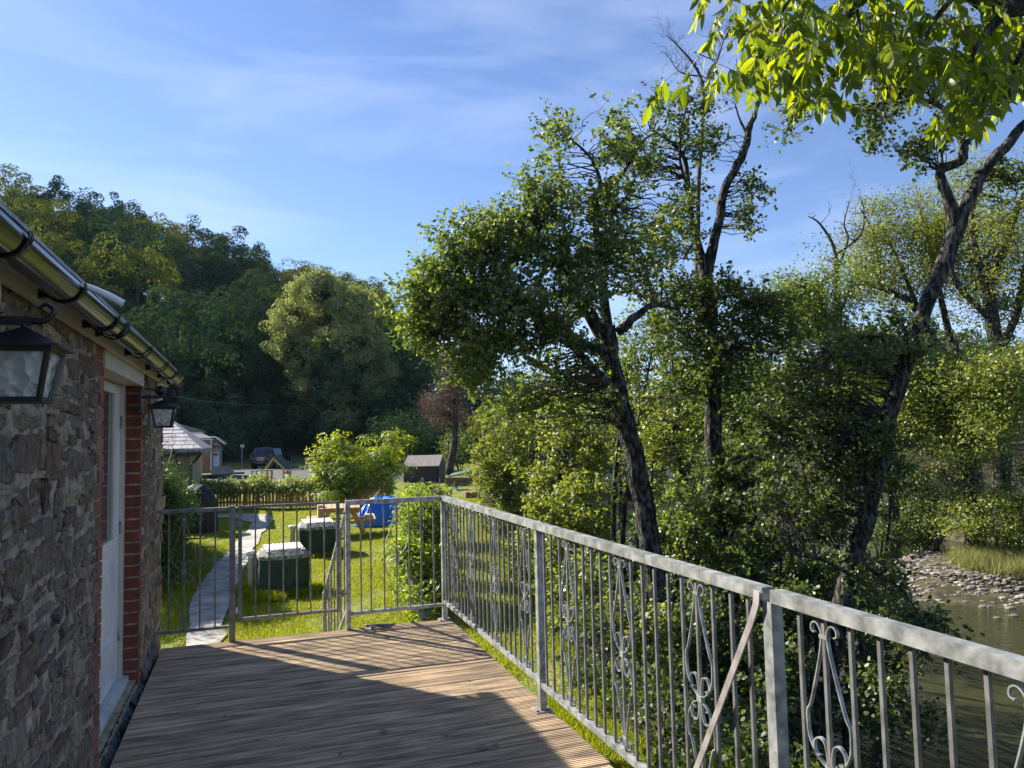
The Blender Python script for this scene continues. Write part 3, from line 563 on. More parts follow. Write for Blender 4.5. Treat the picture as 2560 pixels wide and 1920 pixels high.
# ------------------------------------------------------------------ railings
def sweep_flat(A, pts, fn, wd=.012, th=.0042):
    """pts in panel coordinates (s, z); fn maps (s, z, offset across) to 3d"""
    P = smoothline([(a, b, 0) for a, b in pts], [1]*len(pts), 5)[0][:, :2]; T = np.gradient(P, axis=0); T /= np.linalg.norm(T, axis=1)[:, None]+1e-9; Nn = np.c_[-T[:, 1], T[:, 0]]*th/2; n = len(P); V = []
    for p, q in zip(P, Nn): V += [fn(*(p-q), -wd/2), fn(*(p+q), -wd/2), fn(*(p+q), wd/2), fn(*(p-q), wd/2)]
    A.add(V, [(i*4+k, i*4+(k+1) % 4, (i+1)*4+(k+1) % 4, (i+1)*4+k) for i in range(n-1) for k in range(4)]+[(0, 1, 2, 3), tuple(range(4*n-4, 4*n))[::-1]], 0)
def scroll(fn, z0, z1, sc=1):
    A = Acc(); zm = (z0+z1)/2-.01; w_ = .088*sc
    for s in (-1, 1):
        for up in (1, -1):
            zt = z1-.012 if up > 0 else z0+.008; e = abs(zt-zm)
            Z = lambda d: zm+up*d
            p = [(.040, e-.040), (.052, e-.034), (.050, e-.016), (.034, e-.008), (.018, e-.020), (.0115, e-.050), (.030, e-.13), (w_*.78, e-.25), (w_*.98, .155), (w_, .12), (w_*.93, .075), (w_*.6, .032), (.014, .012), (.0105, .045), (.020, .078), (.042, .086), (.062, .070), (.063, .046), (.050, .034), (.038, .038)]
            sweep_flat(A, [(s*a, Z(b)) for a, b in p], fn)
    for d in (.0, ): A.hexa([fn(a, zm+b, c) for b in (-.012, .012) for a, c in ((-.015, -.009), (.015, -.009), (.015, .009), (-.015, .009))])
    for zz in (z1-.058, z0+.058): A.hexa([fn(a, zz+b, c) for b in (-.006, .006) for a, c in ((-.016, -.008), (.016, -.008), (.016, .008), (-.016, .008))])
    return A
RX, RT = 1.6, 1.085
R1 = thing('deck_railing', 'long galvanised steel railing with scrolled panels along the river side of the deck', 'railing', (RX, 3.5, 0))
fnX = lambda yc: (lambda s, z, o: (RX+o, yc+s, z))
for (ya, yb, mm) in ((2.115, 6.60, 'steel'), (-1.4, 2.075, 'steel')):
    A = Acc(); A.box((RX-.023, ya, RT-.041), (RX+.023, yb, RT)); A.build('top_rail', M[mm], R1)
for (ya, yb, zz) in ((4.26, 6.57, .175), (2.14, 4.20, .165), (-1.4, 2.04, .17)):
    A = Acc(); A.box((RX-.017, ya, zz-.028), (RX+.017, yb, zz)); A.build('bottom_rail', M['steel'], R1)
for k, (y_, wd) in enumerate(((6.60, .042), (4.23, .042), (2.095, .044), (-.1, .044))):
    A = Acc(); A.box((RX-wd/2, y_-wd/2, -.02), (RX+wd/2, y_+wd/2, RT-.0415)); o = A.build('post', M['steel'], R1)
    A = Acc(); A.box((RX-.055, y_-.05, .0008), (RX+.045, y_+.05, .008))
    for sx in (-1, 1): A.lathe([(.009, 0), (.009, .008), (.004, .010)], (RX+sx*.038-.005, y_-.03, .008), 6)
    A.build('base_plate', M['rust'], o)
bars = {}
S1 = [4.389, 4.486, 4.596, 4.698, 4.79, 4.90, 5.00, 5.105, 5.20, 5.30, 5.403, 5.505, 5.61, 5.715, 5.82, 5.92, 6.02, 6.12, 6.225, 6.33, 6.44, 6.53]; C1 = (4.486, 5.105, 5.715, 6.225)
S2 = [4.145, 4.033, 3.91, 3.80, 3.69, 3.594, 3.489, 3.389, 3.283, 3.177, 3.071, 2.968, 2.862, 2.75, 2.646, 2.542, 2.435, 2.321, 2.222]; C2 = (3.80, 3.177, 2.542)
S3 = [1.965-.1055*k for k in range(31)]; C3 = [S3[1], S3[7], S3[13], S3[19]]
SY = S1+S2+S3[:30]
for y_ in SY:
    A = Acc(); b0 = .175 if y_ > 4.23 else .165 if y_ > 2.09 else .17
    A.box((RX-.006, y_-.006, b0), (RX+.006, y_+.006, RT-.0415)); A.build('baluster', M['steel_dark'] if y_ < 2.09 or 2.1 < y_ < 4.2 else M['steel_dark'], R1)
for y_ in list(C1)+list(C2)+list(C3):
    b0 = .175 if y_ > 4.23 else .165 if y_ > 2.09 else .17
    scroll(fnX(y_), b0, RT-.0415).build('scroll_ornament', M['steel'], R1)
A = Acc(); P = [(RX-.034, 2.125, 1.075), (RX-.036, 2.13, 1.03), (RX-.036, 2.165, .96), (RX-.04, 2.70, .06)]
for a, b in zip(P[:-1], P[1:]): A.bar(a, b, .006, .030, up=(1, 0, 0)) if False else A.hexa([(x_-.003*(1-2*c), y_+dy, z_) for (x_, y_, z_), dy in ((a, -.015), (b, -.015), (b, .015), (a, .015)) for c in (0,)]+[(x_+.003, y_+dy, z_) for (x_, y_, z_), dy in ((a, -.015), (b, -.015), (b, .015), (a, .015))])
A.build('diagonal_brace', M['rust'], R1)
# end panels and gate
FY = 6.6
fnY = lambda xc, y_: (lambda s, z, o: (xc+s, y_+o, z))
R2 = thing('railing_panel', 'short weathered steel railing panel fixed between the house wall and the gate', 'railing', (-.45, FY, 0), 'railing panels at the deck end')
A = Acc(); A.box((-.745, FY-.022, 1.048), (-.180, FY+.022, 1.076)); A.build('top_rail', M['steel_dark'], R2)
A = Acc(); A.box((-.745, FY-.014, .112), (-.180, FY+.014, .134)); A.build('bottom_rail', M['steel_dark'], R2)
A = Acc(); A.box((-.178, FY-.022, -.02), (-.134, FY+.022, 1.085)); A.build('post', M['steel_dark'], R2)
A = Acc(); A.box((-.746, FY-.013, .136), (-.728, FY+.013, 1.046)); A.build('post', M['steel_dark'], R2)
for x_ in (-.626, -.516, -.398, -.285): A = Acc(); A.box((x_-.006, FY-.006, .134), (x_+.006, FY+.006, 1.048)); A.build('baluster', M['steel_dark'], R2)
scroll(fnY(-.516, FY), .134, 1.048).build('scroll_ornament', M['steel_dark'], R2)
R3 = thing('railing_panel', 'sunlit steel railing panel with one scroll joined to the corner post', 'railing', (1.2, FY, 0), 'railing panels at the deck end')
A = Acc(); A.box((.745, FY-.022, 1.042), (1.572, FY+.022, 1.082)); A.build('top_rail', M['steel'], R3)
A = Acc(); A.box((.786, FY-.014, .118), (1.572, FY+.014, .146)); A.build('bottom_rail', M['steel'], R3)
A = Acc(); A.box((.745, FY-.022, -.02), (.785, FY+.022, 1.041)); A.build('post', M['steel'], R3)
for x_ in (.873, .958, 1.072, 1.181, 1.291, 1.396, 1.508): A = Acc(); A.box((x_-.006, FY-.006, .146), (x_+.006, FY+.006, 1.042)); A.build('baluster', M['steel_dark'], R3)
scroll(fnY(1.181, FY), .146, 1.042).build('scroll_ornament', M['steel'], R3)
G = thing('garden_gate', 'dark steel barred gate between the two posts at the deck end', 'gate', (-.09, FY, 0))
A = Acc(); A.box((-.112, FY-.012, .158), (-.082, FY+.012, 1.082)); A.box((.668, FY-.012, .158), (.698, FY+.012, 1.082)); A.box((-.081, FY-.012, 1.060), (.667, FY+.012, 1.080)); A.box((-.081, FY-.012, .160), (.667, FY+.012, .184)); A.build('gate_frame', M['steel_dark'], G)
for x_ in (.021, .129, .24, .348, .457, .57): A = Acc(); A.box((x_-.006, FY-.006, .184), (x_+.006, FY+.006, 1.060)); A.build('baluster', M['steel_dark'], G)
for z_ in (.245, .93): A = Acc(); A.tube([(-.123, FY-.004, z_-.022), (-.123, FY-.004, z_+.022)], .010, 8); A.build('hinge', M['white'] if z_ < .5 else M['steel_dark'], G)
A = Acc(); A.box((.69, FY-.03, .30), (.75, FY-.015, .318)); A.box((.66, FY-.03, .97), (.75, FY-.014, .985)); A.build('latch', M['steel_dark'], G)
# stair railing going down to the lawn from the right-hand gate post
R4 = thing('stair_railing', 'narrow steel handrail with scrolls running down the steps behind the gate post', 'railing', (.765, 7.4, -.5))
p0, p1 = np.array([.765, 6.66, 1.02]), np.array([.72, 8.35, -.02])
A = Acc(); A.bar(p0, p1, .03, .03); A.build('top_rail', M['steel'], R4)
A = Acc(); A.bar(p0-[0, 0, .86], p1-[0, 0, .80], .024, .024); A.build('bottom_rail', M['steel'], R4)
for t in np.linspace(.1, .93, 7): q = p0+(p1-p0)*t; A = Acc(); A.box((q[0]-.006, q[1]-.006, q[2]-.84), (q[0]+.006, q[1]+.006, q[2]-.01)); A.build('baluster', M['steel_dark'], R4)
A = Acc(); A.box((p1[0]-.02, p1[1]-.02, -.9), (p1[0]+.02, p1[1]+.02, p1[2]+.01)); A.build('post', M['steel'], R4)
for t in (.28, .7):
    q = p0+(p1-p0)*t; sl = (p1-p0)[2]/(p1-p0)[1]; scroll(lambda s, z, o: (q[0]+o, q[1]+s, z+s*sl), q[2]-.83, q[2]-.02).build('scroll_ornament', M['steel'], R4)
S = thing('garden_steps', 'timber steps down from the gate to the lawn', 'steps', (.3, 7, -.9))
for k in range(4): A = Acc(); A.box((-.1, 6.63+k*.27, -.26-k*.2), (.70, 6.93+k*.27, -.22-k*.2)); A.build('tread', M['deck'], S)
A = Acc(); A.hexa([(-.14, 6.63, -.9), (-.10, 6.63, -.9), (-.10, 7.6, -.9), (-.14, 7.6, -.9), (-.14, 6.63, -.2), (-.10, 6.63, -.2), (-.10, 7.6, -.86), (-.14, 7.6, -.86)]); A.build('stringer', M['deck'], S)
# ------------------------------------------------------------------ garden objects
gz = lambda x, y: float(ground(x, y))
def greenbox(x, y, L_, W_, h, ang, label):
    t = thing('pump_box', label, 'box', (x, y, gz(x, y)), 'green boxes with pale lids on the lawn')
    t.rotation_euler.z = 0; z0 = gz(x, y)-.03; ca, sa = math.cos(ang), math.sin(ang)
    T = lambda a, b, z: (x+a*ca-b*sa, y+a*sa+b*ca, z)
    c = .12; oct_ = [(-L_/2+c, -W_/2), (L_/2-c, -W_/2), (L_/2, -W_/2+c), (L_/2, W_/2-c), (L_/2-c, W_/2), (-L_/2+c, W_/2), (-L_/2, W_/2-c), (-L_/2, -W_/2+c)]
    rr = np.random.default_rng(int(x*10)); A = Acc(); K = 6; V = []
    for k in range(K):
        for a, b in oct_: j = rr.normal(0, .006, 2) if 0 < k < K-1 else (0, 0); V.append(T(a+j[0], b+j[1], z0+h*k/(K-1)))
    A.add(V, [(k*8+i, k*8+(i+1) % 8, (k+1)*8+(i+1) % 8, (k+1)*8+i) for k in range(K-1) for i in range(8)]+[tuple(range(8*K-8, 8*K))]); A.build('box_body', M['green'], t)
    A = Acc(); z1 = z0+h; V = [T(a*1.03, b*1.03, z1-.02) for a, b in oct_]+[T(a*1.03, b*1.03, z1+.035) for a, b in oct_]+[T(a*.80, b*.70, z1+.125) for a, b in oct_]
    A.add(V, [(k*8+i, k*8+(i+1) % 8, (k+1)*8+(i+1) % 8, (k+1)*8+i) for k in range(2) for i in range(8)]+[tuple(range(16, 24)), tuple(range(8))[::-1]]); A.build('lid_skirt', M['moss'], t)
    A = Acc(); n = 19; z2 = z1+.128; a0, a1 = -L_*.37, L_*.37; P = []
    for k in range(n):
        a = a0+(a1-a0)*k/(n-1); dz = .007 if k % 2 else 0
        for q in (a, a+(a1-a0)/(n-1)*.8): P.append((q, z2+dz))
    m_ = len(P); A.add([T(a, -W_*.37, z-.02) for a, z in P]+[T(a, W_*.33, z+.03) for a, z in P], [(i, i+1, m_+i+1, m_+i) for i in range(m_-1)]); A.build('corrugated_lid', M['lid'], t)
    return t
BN = atY(708, 1440, 13.25); BF = atY(795, 1350, 17.3)
greenbox(BN[0], 13.45, .80, .80, .63, .10, 'nearer dark green box with pale ribbed lid standing on the lawn')
greenbox(BF[0], 17.5, .84, .84, .60, .08, 'farther dark green box with pale ribbed lid behind the first one')
for x_, y_, h_, lb in ((BN[0]-.50, 13.65, .66, 'short grey capped pipe beside the nearer green box'), (BF[0]-.52, 17.7, .60, 'short grey capped pipe beside the farther green box')):
    A = Acc(); z_ = gz(x_, y_); A.lathe([(.052, -.05), (.052, h_-.13), (.062, h_-.125), (.062, h_-.09), (.055, h_-.085), (.055, h_-.07), (.085, h_-.068), (.088, h_-.01), (.07, h_)], (x_, y_, z_), 16)
    tag(A.build('vent_pipe', M['lid']), lb, 'pipe', 'capped pipes by the green boxes')
# barbecue under a black cover
bb = Acc(); x0, y0 = -1.50, 22.9; z_ = gz(x0, y0); ang = -.35; ca, sa = math.cos(ang), math.sin(ang); T = lambda a, b, z: (x0+a*ca-b*sa, y0+a*sa+b*ca, z_+z)
prof = [(-.50, 0), (-.50, .78), (-.44, 1.05), (-.30, 1.24), (-.05, 1.34), (.20, 1.32), (.38, 1.20), (.46, 1.02), (.48, .80), (.48, 0)]
K = 7; V = []; rr = np.random.default_rng(4)
for k in range(K):
    b = -.38+.76*k/(K-1); e = 1-.10*abs(k-(K-1)/2)/((K-1)/2)
    for a, z in prof: V.append(T(a*(1.0 if z < .7 else e)+rr.normal(0, .008), b, z*(e if z > .7 else 1)+(.0 if z == 0 else rr.normal(0, .006))))
n = len(prof); bb.add(V, [(k*n+i, k*n+i+1, (k+1)*n+i+1, (k+1)*n+i) for k in range(K-1) for i in range(n-1)]+[tuple(range(n))[::-1], tuple(range((K-1)*n, K*n))], 0, False)
t = thing('covered_barbecue', 'tall barbecue hidden under a black fitted cover on the lawn', 'barbecue', (x0, y0, z_)); bb.build('cover', M['navy'], t)
A = Acc(); P = [T(-.44+.06*math.cos(q), -.40, .60+.06*math.sin(q)) for q in np.linspace(0, 2*PI, 16)]; A.tube(P, .006, 5, cap=False); A.build('ring_handle', M['steel'], t)
A = Acc(); P = [atY(457, 1262, 22.4), atY(468, 1262, 22.4), atY(470, 1322, 22.4), atY(456, 1345, 22.4), atY(452, 1300, 22.4)]; A.prism(P, (0, .12, 0)); tag(A.build('cloth', M['cyan']), 'turquoise cloth hanging between the conifer and the black cover', 'cloth')
# picnic table
TX, TY = atZ(852, 1336, -.9)[:2]; tz = gz(TX, TY); pt = thing('picnic_table', 'pale pine picnic table with attached benches beside the blue tarpaulin', 'table', (TX, TY, tz))
ca, sa = math.cos(-.12), math.sin(-.12); T = lambda a, b, z: (TX+a*ca-b*sa, TY+a*sa+b*ca, tz+z)
def tb(A, a0, a1, b0, b1, z0, z1, m=0): A.hexa([T(a0, b0, z0), T(a1, b0, z0), T(a1, b1, z0), T(a0, b1, z0), T(a0, b0, z1), T(a1, b0, z1), T(a1, b1, z1), T(a0, b1, z1)], m)
A = Acc()
for k in range(7): tb(A, -.52+k*.15, -.38+k*.15, -.7, .7, .72, .76)
A.build('tabletop', M['pine'], pt)
for s in (-1, 1):
    A = Acc(); tb(A, s*.76-.13, s*.76+.13, -.75, .75, .41, .45); A.build('bench_seat', M['pine'], pt)
    for b in (-.5, .5): A = Acc(); A.bar(T(s*.25, b, .72), T(s*.62, b, 0), .05, .09); A.build('leg', M['fencew'], pt)
for b in (-.54, .54): A = Acc(); tb(A, -.88, .88, b-.02, b+.02, .33, .40); tb(A, -.5, .5, b-.021, b+.021, .64, .719); A.build('cross_beam', M['fencew'], pt)
A = Acc(); bxp = T(-.42, -.3, .766); A.box((bxp[0]-.16, bxp[1]-.12, bxp[2]-.45), (bxp[0]+.0, bxp[1]+.12, bxp[2]+.06)); tag(A.build('cardboard_box', surf('plain_cardboard', (.42, .33, .24), (.5, .4, .3), rough=.9, bump=.1)), 'plain buff cardboard box at the left end of the picnic table', 'box')
# blue tarpaulin heap
t0 = Acc(); cx, cy = 3.62, 22.2; cz = gz(cx, cy); nr_, na = 9, 34; rr = np.random.default_rng(9); V = []; ph = rr.uniform(0, 6, 6)
for i in range(nr_):
    s = i/(nr_-1)
    for j in range(na):
        a = j*2*PI/na; fold = .06*math.sin(7*a+ph[0])+.05*math.sin(11*a+ph[1])+.03*math.sin(17*a+ph[2]); R_ = (s**.75)*(1+fold*s)
        hh = .78*(1-s**2.6)+.05*math.sin(5*a+4*s)*s*(1-s)*3+.03*rr.normal()*s*(1-s)*2
        V.append((cx+.86*R_*math.cos(a), cy+.55*R_*math.sin(a), cz+max(hh, .0)+.01))
t0.add(V, [(i*na+j, i*na+(j+1) % na, (i+1)*na+(j+1) % na, (i+1)*na+j) for i in range(nr_-1) for j in range(na)], 0, False)
tag(t0.build('tarpaulin', M['tarp']), 'bright blue tarpaulin thrown over a heap on the lawn behind the railing', 'tarpaulin')
A = Acc(); p = atY(950, 1222, 23.5); q = atY(925, 1262, 23.5); A.add([p, q-np.array([.06, 0, 0]), q+np.array([.10, 0, 0]), p+[.02, .03, 0], q+[-.06, .05, 0], q+[.10, .05, 0]], [(0, 1, 2), (3, 5, 4), (0, 3, 4, 1), (1, 4, 5, 2), (2, 5, 3, 0)])
tag(A.build('parasol_tip', M['cream']), 'pale folded parasol tip poking up behind the blue tarpaulin', 'parasol')
A = Acc()
for (a, b, wd) in (((1030, 1445, 10.6), (1075, 1540, 10.3), .10), ((1026, 1478, 10.3), (1060, 1548, 10.1), .09)): A.bar(at(*a), at(*b), wd, .05)
pp = thing('fence_post', 'old pale grey timber posts leaning against the leafy hedge', 'post', at(1050, 1540, 10.3)); A.build('timber', M['greyw'], pp)
A = Acc(); A.tube([at(1113, 1440, 10.2), at(1078, 1505, 10.0)], .014, 6); tag(A.build('black_pipe', M['blacki']), 'thin black pipe leaning beside the corner post', 'pipe')
A = Acc()
for k in range(3): P = [(1.02+.09*math.cos(q+k)*(1+.2*k), 6.52+.04*math.sin(q)+.01*k, .012+.009*k) for q in np.linspace(0, 2*PI, 20)]; A.tube(P, .007, 5, cap=False)
tag(A.build('rope_coil', M['steel_dark']), 'small coil of dark cable lying at the deck edge by the gate post', 'cable')
# garden picket fence
fx0, fy0, fx1, fy1 = -1.9, 31.3, 4.6, 27.4
fe = thing('picket_fence', 'orange brown picket fence across the end of the lawn under the ivy', 'fence', (0, 29.5, -.9))
nP = 56; dv = np.array([fx1-fx0, fy1-fy0]); Ln = np.linalg.norm(dv); dv /= Ln; rr = np.random.default_rng(3); A = Acc()
for k in range(nP):
    s = (k+.5)/nP*Ln; x_, y_ = fx0+dv[0]*s, fy0+dv[1]*s; z_ = gz(x_, y_)+.05; tl = rr.normal(0, .03); h_ = .84+rr.normal(0, .03); wd = .056
    A.hexa([(x_-dv[0]*wd, y_-dv[1]*wd, z_), (x_+dv[0]*wd, y_+dv[1]*wd, z_), (x_+dv[0]*wd, y_+dv[1]*wd+.02, z_), (x_-dv[0]*wd, y_-dv[1]*wd+.02, z_)]+[(x_+tl-dv[0]*wd, y_-dv[1]*wd, z_+h_), (x_+tl+dv[0]*wd, y_+dv[1]*wd, z_+h_), (x_+tl+dv[0]*wd, y_+dv[1]*wd+.02, z_+h_), (x_+tl-dv[0]*wd, y_-dv[1]*wd+.02, z_+h_)])
A.build('pickets', M['fencew'], fe)
for h_ in (.22, .62): A = Acc(); A.bar((fx0, fy0+.05, gz(fx0, fy0)+h_), (fx1, fy1+.05, gz(fx1, fy1)+h_), .03, .07); A.build('rail', M['fencew'], fe)
for s in np.linspace(0, Ln, 5): A = Acc(); x_, y_ = fx0+dv[0]*s, fy0+dv[1]*s+.11; A.box((x_-.04, y_-.04, -1), (x_+.04, y_+.04, gz(x_, y_)+.8)); A.build('post', M['fencew'], fe)
# ------------------------------------------------------------------ cottage with slate roof
ct = thing('slate_cottage', 'low stone cottage with sunlit slate roof beyond the conifer', 'house', (-4, 27, -.9))
CX1, CY0, CY1 = -1.88, 26.0, 32.0; A = Acc(); A.box((-9, CY0, -1), (CX1, CY1, 1.35), 1)
A2 = Acc(); rr = np.random.default_rng(21)
zz = -.8
while zz < 1.3:
    h_ = rr.uniform(.06, .13); x_ = -4.2
    while x_ < CX1-.03:
        wd = min(rr.uniform(.1, .3), CX1-x_); A.box((x_+.012, CY0-rr.uniform(.012, .03), zz+.01), (x_+wd-.012, CY0+.05, zz+h_-.012), 0); x_ += wd
    zz += h_
A.build('wall', [surf('pale_rubble', (.75, .75, .75), (1.2, 1.2, 1.15), rough=.9, scale=9, bump=.6, island=[(0, (.10, .085, .06)), (.5, (.16, .135, .095)), (1, (.22, .18, .13))]), M['mortar']], ct)
A = Acc(); ex, ey, ez = CX1+.36, CY0-.35, 1.42; rx, ry_, rz = -2.7, 28.6, 2.42; rows = 8
for k in range(rows):
    s0, s1 = k/rows, (k+1)/rows+.03; ya, za = ey+(ry_-ey)*s0, ez+(rz-ez)*s0; yb, zb = ey+(ry_-ey)*s1, ez+(rz-ez)*s1; xa = ex+(rx-ex)*s0; xb_ = ex+(rx-ex)*s1; x_ = -6.0+rr.uniform(0, .2)
    while x_ < xa:
        wd = rr.uniform(.24, .4); x2 = min(x_+wd, xa); x3 = min(x2, xb_) ; j = rr.normal(0, .006)
        A.hexa([(x_+.006, ya, za+j), (x2-.006, ya, za+j), (x3-.006, yb, zb-.02), (min(x_, xb_-.01)+.006, yb, zb-.02), (x_+.006, ya, za+j+.022), (x2-.006, ya, za+j+.022), (x3-.006, yb, zb+.002), (min(x_, xb_-.01)+.006, yb, zb+.002)]); x_ = x2 if x2 < xa else 99
A.add([(ex, ey, ez), (ex, 32, ez), (rx, 30, rz), (rx, ry_, rz)], [(0, 1, 2, 3)]); A.add([(-6, 28.6, rz), (rx, 28.6, rz), (rx, 32.3, ez), (-6, 32.3, ez)], [(0, 1, 2, 3)])
A.build('roof', surf('pale_stone_slates', (.75, .75, .75), (1.15, 1.15, 1.15), rough=.42, scale=5, bump=.4, bscale=20, spec=.5, island=[(0, (.36, .31, .29)), (.5, (.48, .43, .41)), (1, (.40, .37, .37))]), ct)
A = Acc(); A.box((-6, ey-.02, ez-.17), (ex+.02, ey+.02, ez-.012)); A.box((ex-.02, ey+.021, ez-.17), (ex+.02, 32, ez-.012)); A.build('fascia', M['moss'], ct)
A = Acc(); A.tube([(-6, ey-.08, ez-.14), (ex+.02, ey-.08, ez-.15)], .05, 8); A.build('gutter', M['blacki'], ct)
A = Acc(); P = [(ex-.02, ey-.02, ez-.17), (ex-.16, CY0-.1, ez-.32), (CX1+.04, CY0-.04, ez-.5), (CX1+.04, CY0-.04, -.9)]; A.tube(P, .04, 8, smooth=False); A.build('downpipe', M['blacki'], ct)
# white outbuilding and timber cafe beyond
def quadY(A, pts, Y, th=.1, m=0): A.prism([atY(u_, v_, Y) for u_, v_ in pts], (0, th, 0), m)
s9 = lambda a, b: (420+a/6.9125, 1060+b/6.9125)
ob = thing('white_outbuilding', 'white rendered outbuilding with grey slate roof between cottage and timber cabin', 'building', (-3, 48, -.7)); Yb = 50
A = Acc(); quadY(A, [s9(300, 420), s9(300, 850), s9(585, 850), s9(585, 420)], Yb, 6); A.build('wall', M['white'], ob)
A = Acc(); quadY(A, [s9(180, 0), s9(150, 150), s9(612, 150), s9(612, 122)], Yb+8, 3); p = [atY(*s9(400, 165), Yb+5), atY(*s9(600, 165), Yb+5), atY(*s9(795, 245), Yb-.3), atY(*s9(560, 245), Yb-.3)]; A.prism(p, (0, 0, -.12)); A.build('roof', M['tiles'], ob)
A = Acc(); quadY(A, [s9(380, 146), s9(380, 158), s9(612, 158), s9(612, 146)], Yb+7.9, .05); quadY(A, [s9(575, 262), s9(575, 277), s9(790, 277), s9(790, 262)], Yb-.4, .08); A.build('fascia', M['white'], ob)
A = Acc(); quadY(A, [s9(575, 246), s9(575, 262), s9(795, 262), s9(795, 246)], Yb-.35, .1); A.tube([atY(*s9(410, 585), Yb-.2), atY(*s9(575, 530), Yb-.2), atY(*s9(578, 440), Yb-.2)], .05, 6); A.build('gutter', M['blacki'], ob)
cb = thing('timber_cabin', 'larch clad cabin with grey door and white corner post by the car park', 'building', (-1.5, 50, -.7))
A = Acc(); quadY(A, [s9(587, 280), s9(587, 855), s9(735, 850), s9(735, 280)], Yb-.3, 5); A.build('wall', M['larch'], cb)
A = Acc(); quadY(A, [s9(735, 282), s9(735, 810), s9(752, 810), s9(752, 282)], Yb-.38, .2); A.build('corner_post', M['white'], cb)
A = Acc(); quadY(A, [s9(753, 310), s9(753, 745), s9(890, 735), s9(890, 335), s9(820, 245)], Yb-.1, 4); fw = A.build('porch_wall', M['greyw'], cb)
dd = Acc(); quadY(dd, [s9(775, 345), s9(775, 740), s9(885, 735), s9(885, 345)], Yb-.16, .05); dr = dd.build('door', M['sill'], cb)
for a0, a1 in ((783, 826), (838, 878)): A = Acc(); quadY(A, [s9(a0, 362), s9(a0, 488), s9(a1, 488), s9(a1, 362)], Yb-.19, .02); A.build('glass_pane', M['pane'], dr)
A = Acc(); A.prism([atY(*s9(740, 208), Yb-.6), atY(*s9(822, 212), Yb-.6), atY(*s9(990, 345), Yb-.6), atY(*s9(975, 352), Yb-.6), atY(*s9(812, 236), Yb-.6), atY(*s9(740, 232), Yb-.6)], (0, .06, 0)); A.build('bargeboard', M['white'], cb)
A = Acc(); A.prism([atY(*s9(735, 212), Yb-.5), atY(*s9(822, 216), Yb-.5), atY(*s9(985, 345), Yb-.5), atY(*s9(982, 352), Yb-.5), atY(*s9(814, 232), Yb-.5), atY(*s9(735, 226), Yb-.5)], (0, 4.5, 0)); A.build('porch_roof', M['tiles'], cb)
for k, (l, r_, tp, bt, dY) in enumerate(((752, 1030, 738, 790, -.2), (752, 1088, 770, 835, -.6), (748, 1130, 808, 880, -1.0))): A = Acc(); quadY(A, [s9(l, tp+12), s9(l, bt), s9(r_, bt-30), s9(r_, tp)], Yb+dY-.2, 1.2); A.build('step', M['greyw'], cb)
A = Acc(); A.lathe([(.02, -.10), (.14, -.02), (.16, .03), (.02, .05)], atY(*s9(825, 522), Yb-.45), 10); tag(A.build('hanging_basket', M['yew']), 'small hanging basket beside the cabin door', 'basket')
# parking sign
pm = thing('parking_sign', 'small white two panel sign on a wooden post by the car park', 'sign', atY(604, 1172, 57))
A = Acc(); A.bar(atY(604.5, 1172, 57), atY(605, 1112, 57), .07, .07); A.build('post', M['greyw'], pm)
for a, b in ((601.5, 604.6), (606.2, 610.2)): A = Acc(); quadY(A, [(a, 1111.5), (a, 1118.5), (b, 1118.5), (b, 1111.5)], 56.9, .03); A.build('sign_board', M['white'], pm)
A = Acc(); quadY(A, [(604.6, 1112.5), (604.6, 1118.2), (606.2, 1118.2), (606.2, 1112.5)], 56.92, .03); A.build('sign_mark', M['blacki'], pm)
# parked car
CXr, CYr, ch = .62, 62.5, math.radians(-21); zc = gz(CXr, CYr)+.02
car = thing('parked_car', 'black estate car parked with its rear towards the garden', 'car', (CXr, CYr, zc))
cc, ss = math.cos(ch), math.sin(ch); T = lambda a, b, z: (CXr+a*cc-b*ss, CYr+a*ss+b*cc, zc+z)   # a across, b forward
def loft(A, secs, m=0, sm=True):
    n = len(secs[0]); A.add([T(*p) for s in secs for p in s], [(i*n+k, i*n+(k+1) % n, (i+1)*n+(k+1) % n, (i+1)*n+k) for i in range(len(secs)-1) for k in range(n)]+[tuple(range(n))[::-1], tuple(range((len(secs)-1)*n, len(secs)*n))], m, sm)
def sec(b, w_, z0, z1, r=.12): return [(-w_+r, b, z0), (w_-r, b, z0), (w_, b, z0+r), (w_, b, z1-r), (w_-r, b, z1), (-w_+r, b, z1), (-w_, b, z1-r), (-w_, b, z0+r)]
A = Acc(); loft(A, [sec(0, .82, .42, .98), sec(.06, .90, .28, 1.04), sec(.9, .93, .24, 1.06), sec(3.0, .93, .24, 1.03), sec(4.2, .90, .26, .90), sec(4.62, .78, .34, .72)]); A.build('body', M['carp'], car)
def cab(b, w0, w1, z0, z1): return [(-w0, b, z0), (w0, b, z0), (w1, b, z1-.06), (w1-.08, b, z1), (-w1+.08, b, z1), (-w1, b, z1-.06)]
A = Acc(); loft(A, [cab(.10, .86, .80, 1.0, 1.12), cab(.42, .86, .70, 1.0, 1.66), cab(1.0, .87, .70, 1.0, 1.72), cab(2.3, .87, .68, 1.0, 1.68), cab(3.35, .86, .80, .98, 1.05)]); A.build('cabin', M['carp'], car)
A = Acc(); A.add([T(-.70, .115, 1.12), T(.70, .115, 1.12), T(.60, .365, 1.58), T(-.60, .365, 1.58)], [(0, 1, 2, 3)]); A.build('rear_window', M['pane'], car)
for b0, b1 in ((.55, 1.35), (1.42, 2.25)):
    A = Acc(); A.add([T(.893, b0, 1.06), T(.893, b1+.1, 1.06), T(.735, b1, 1.60), T(.735, b0+.05, 1.60)], [(0, 1, 2, 3)]); A.build('side_window', glass('car_side_glass', (.35, .38, .42), .08), car)  # pale glass colour stands in for a bright reflection on this side
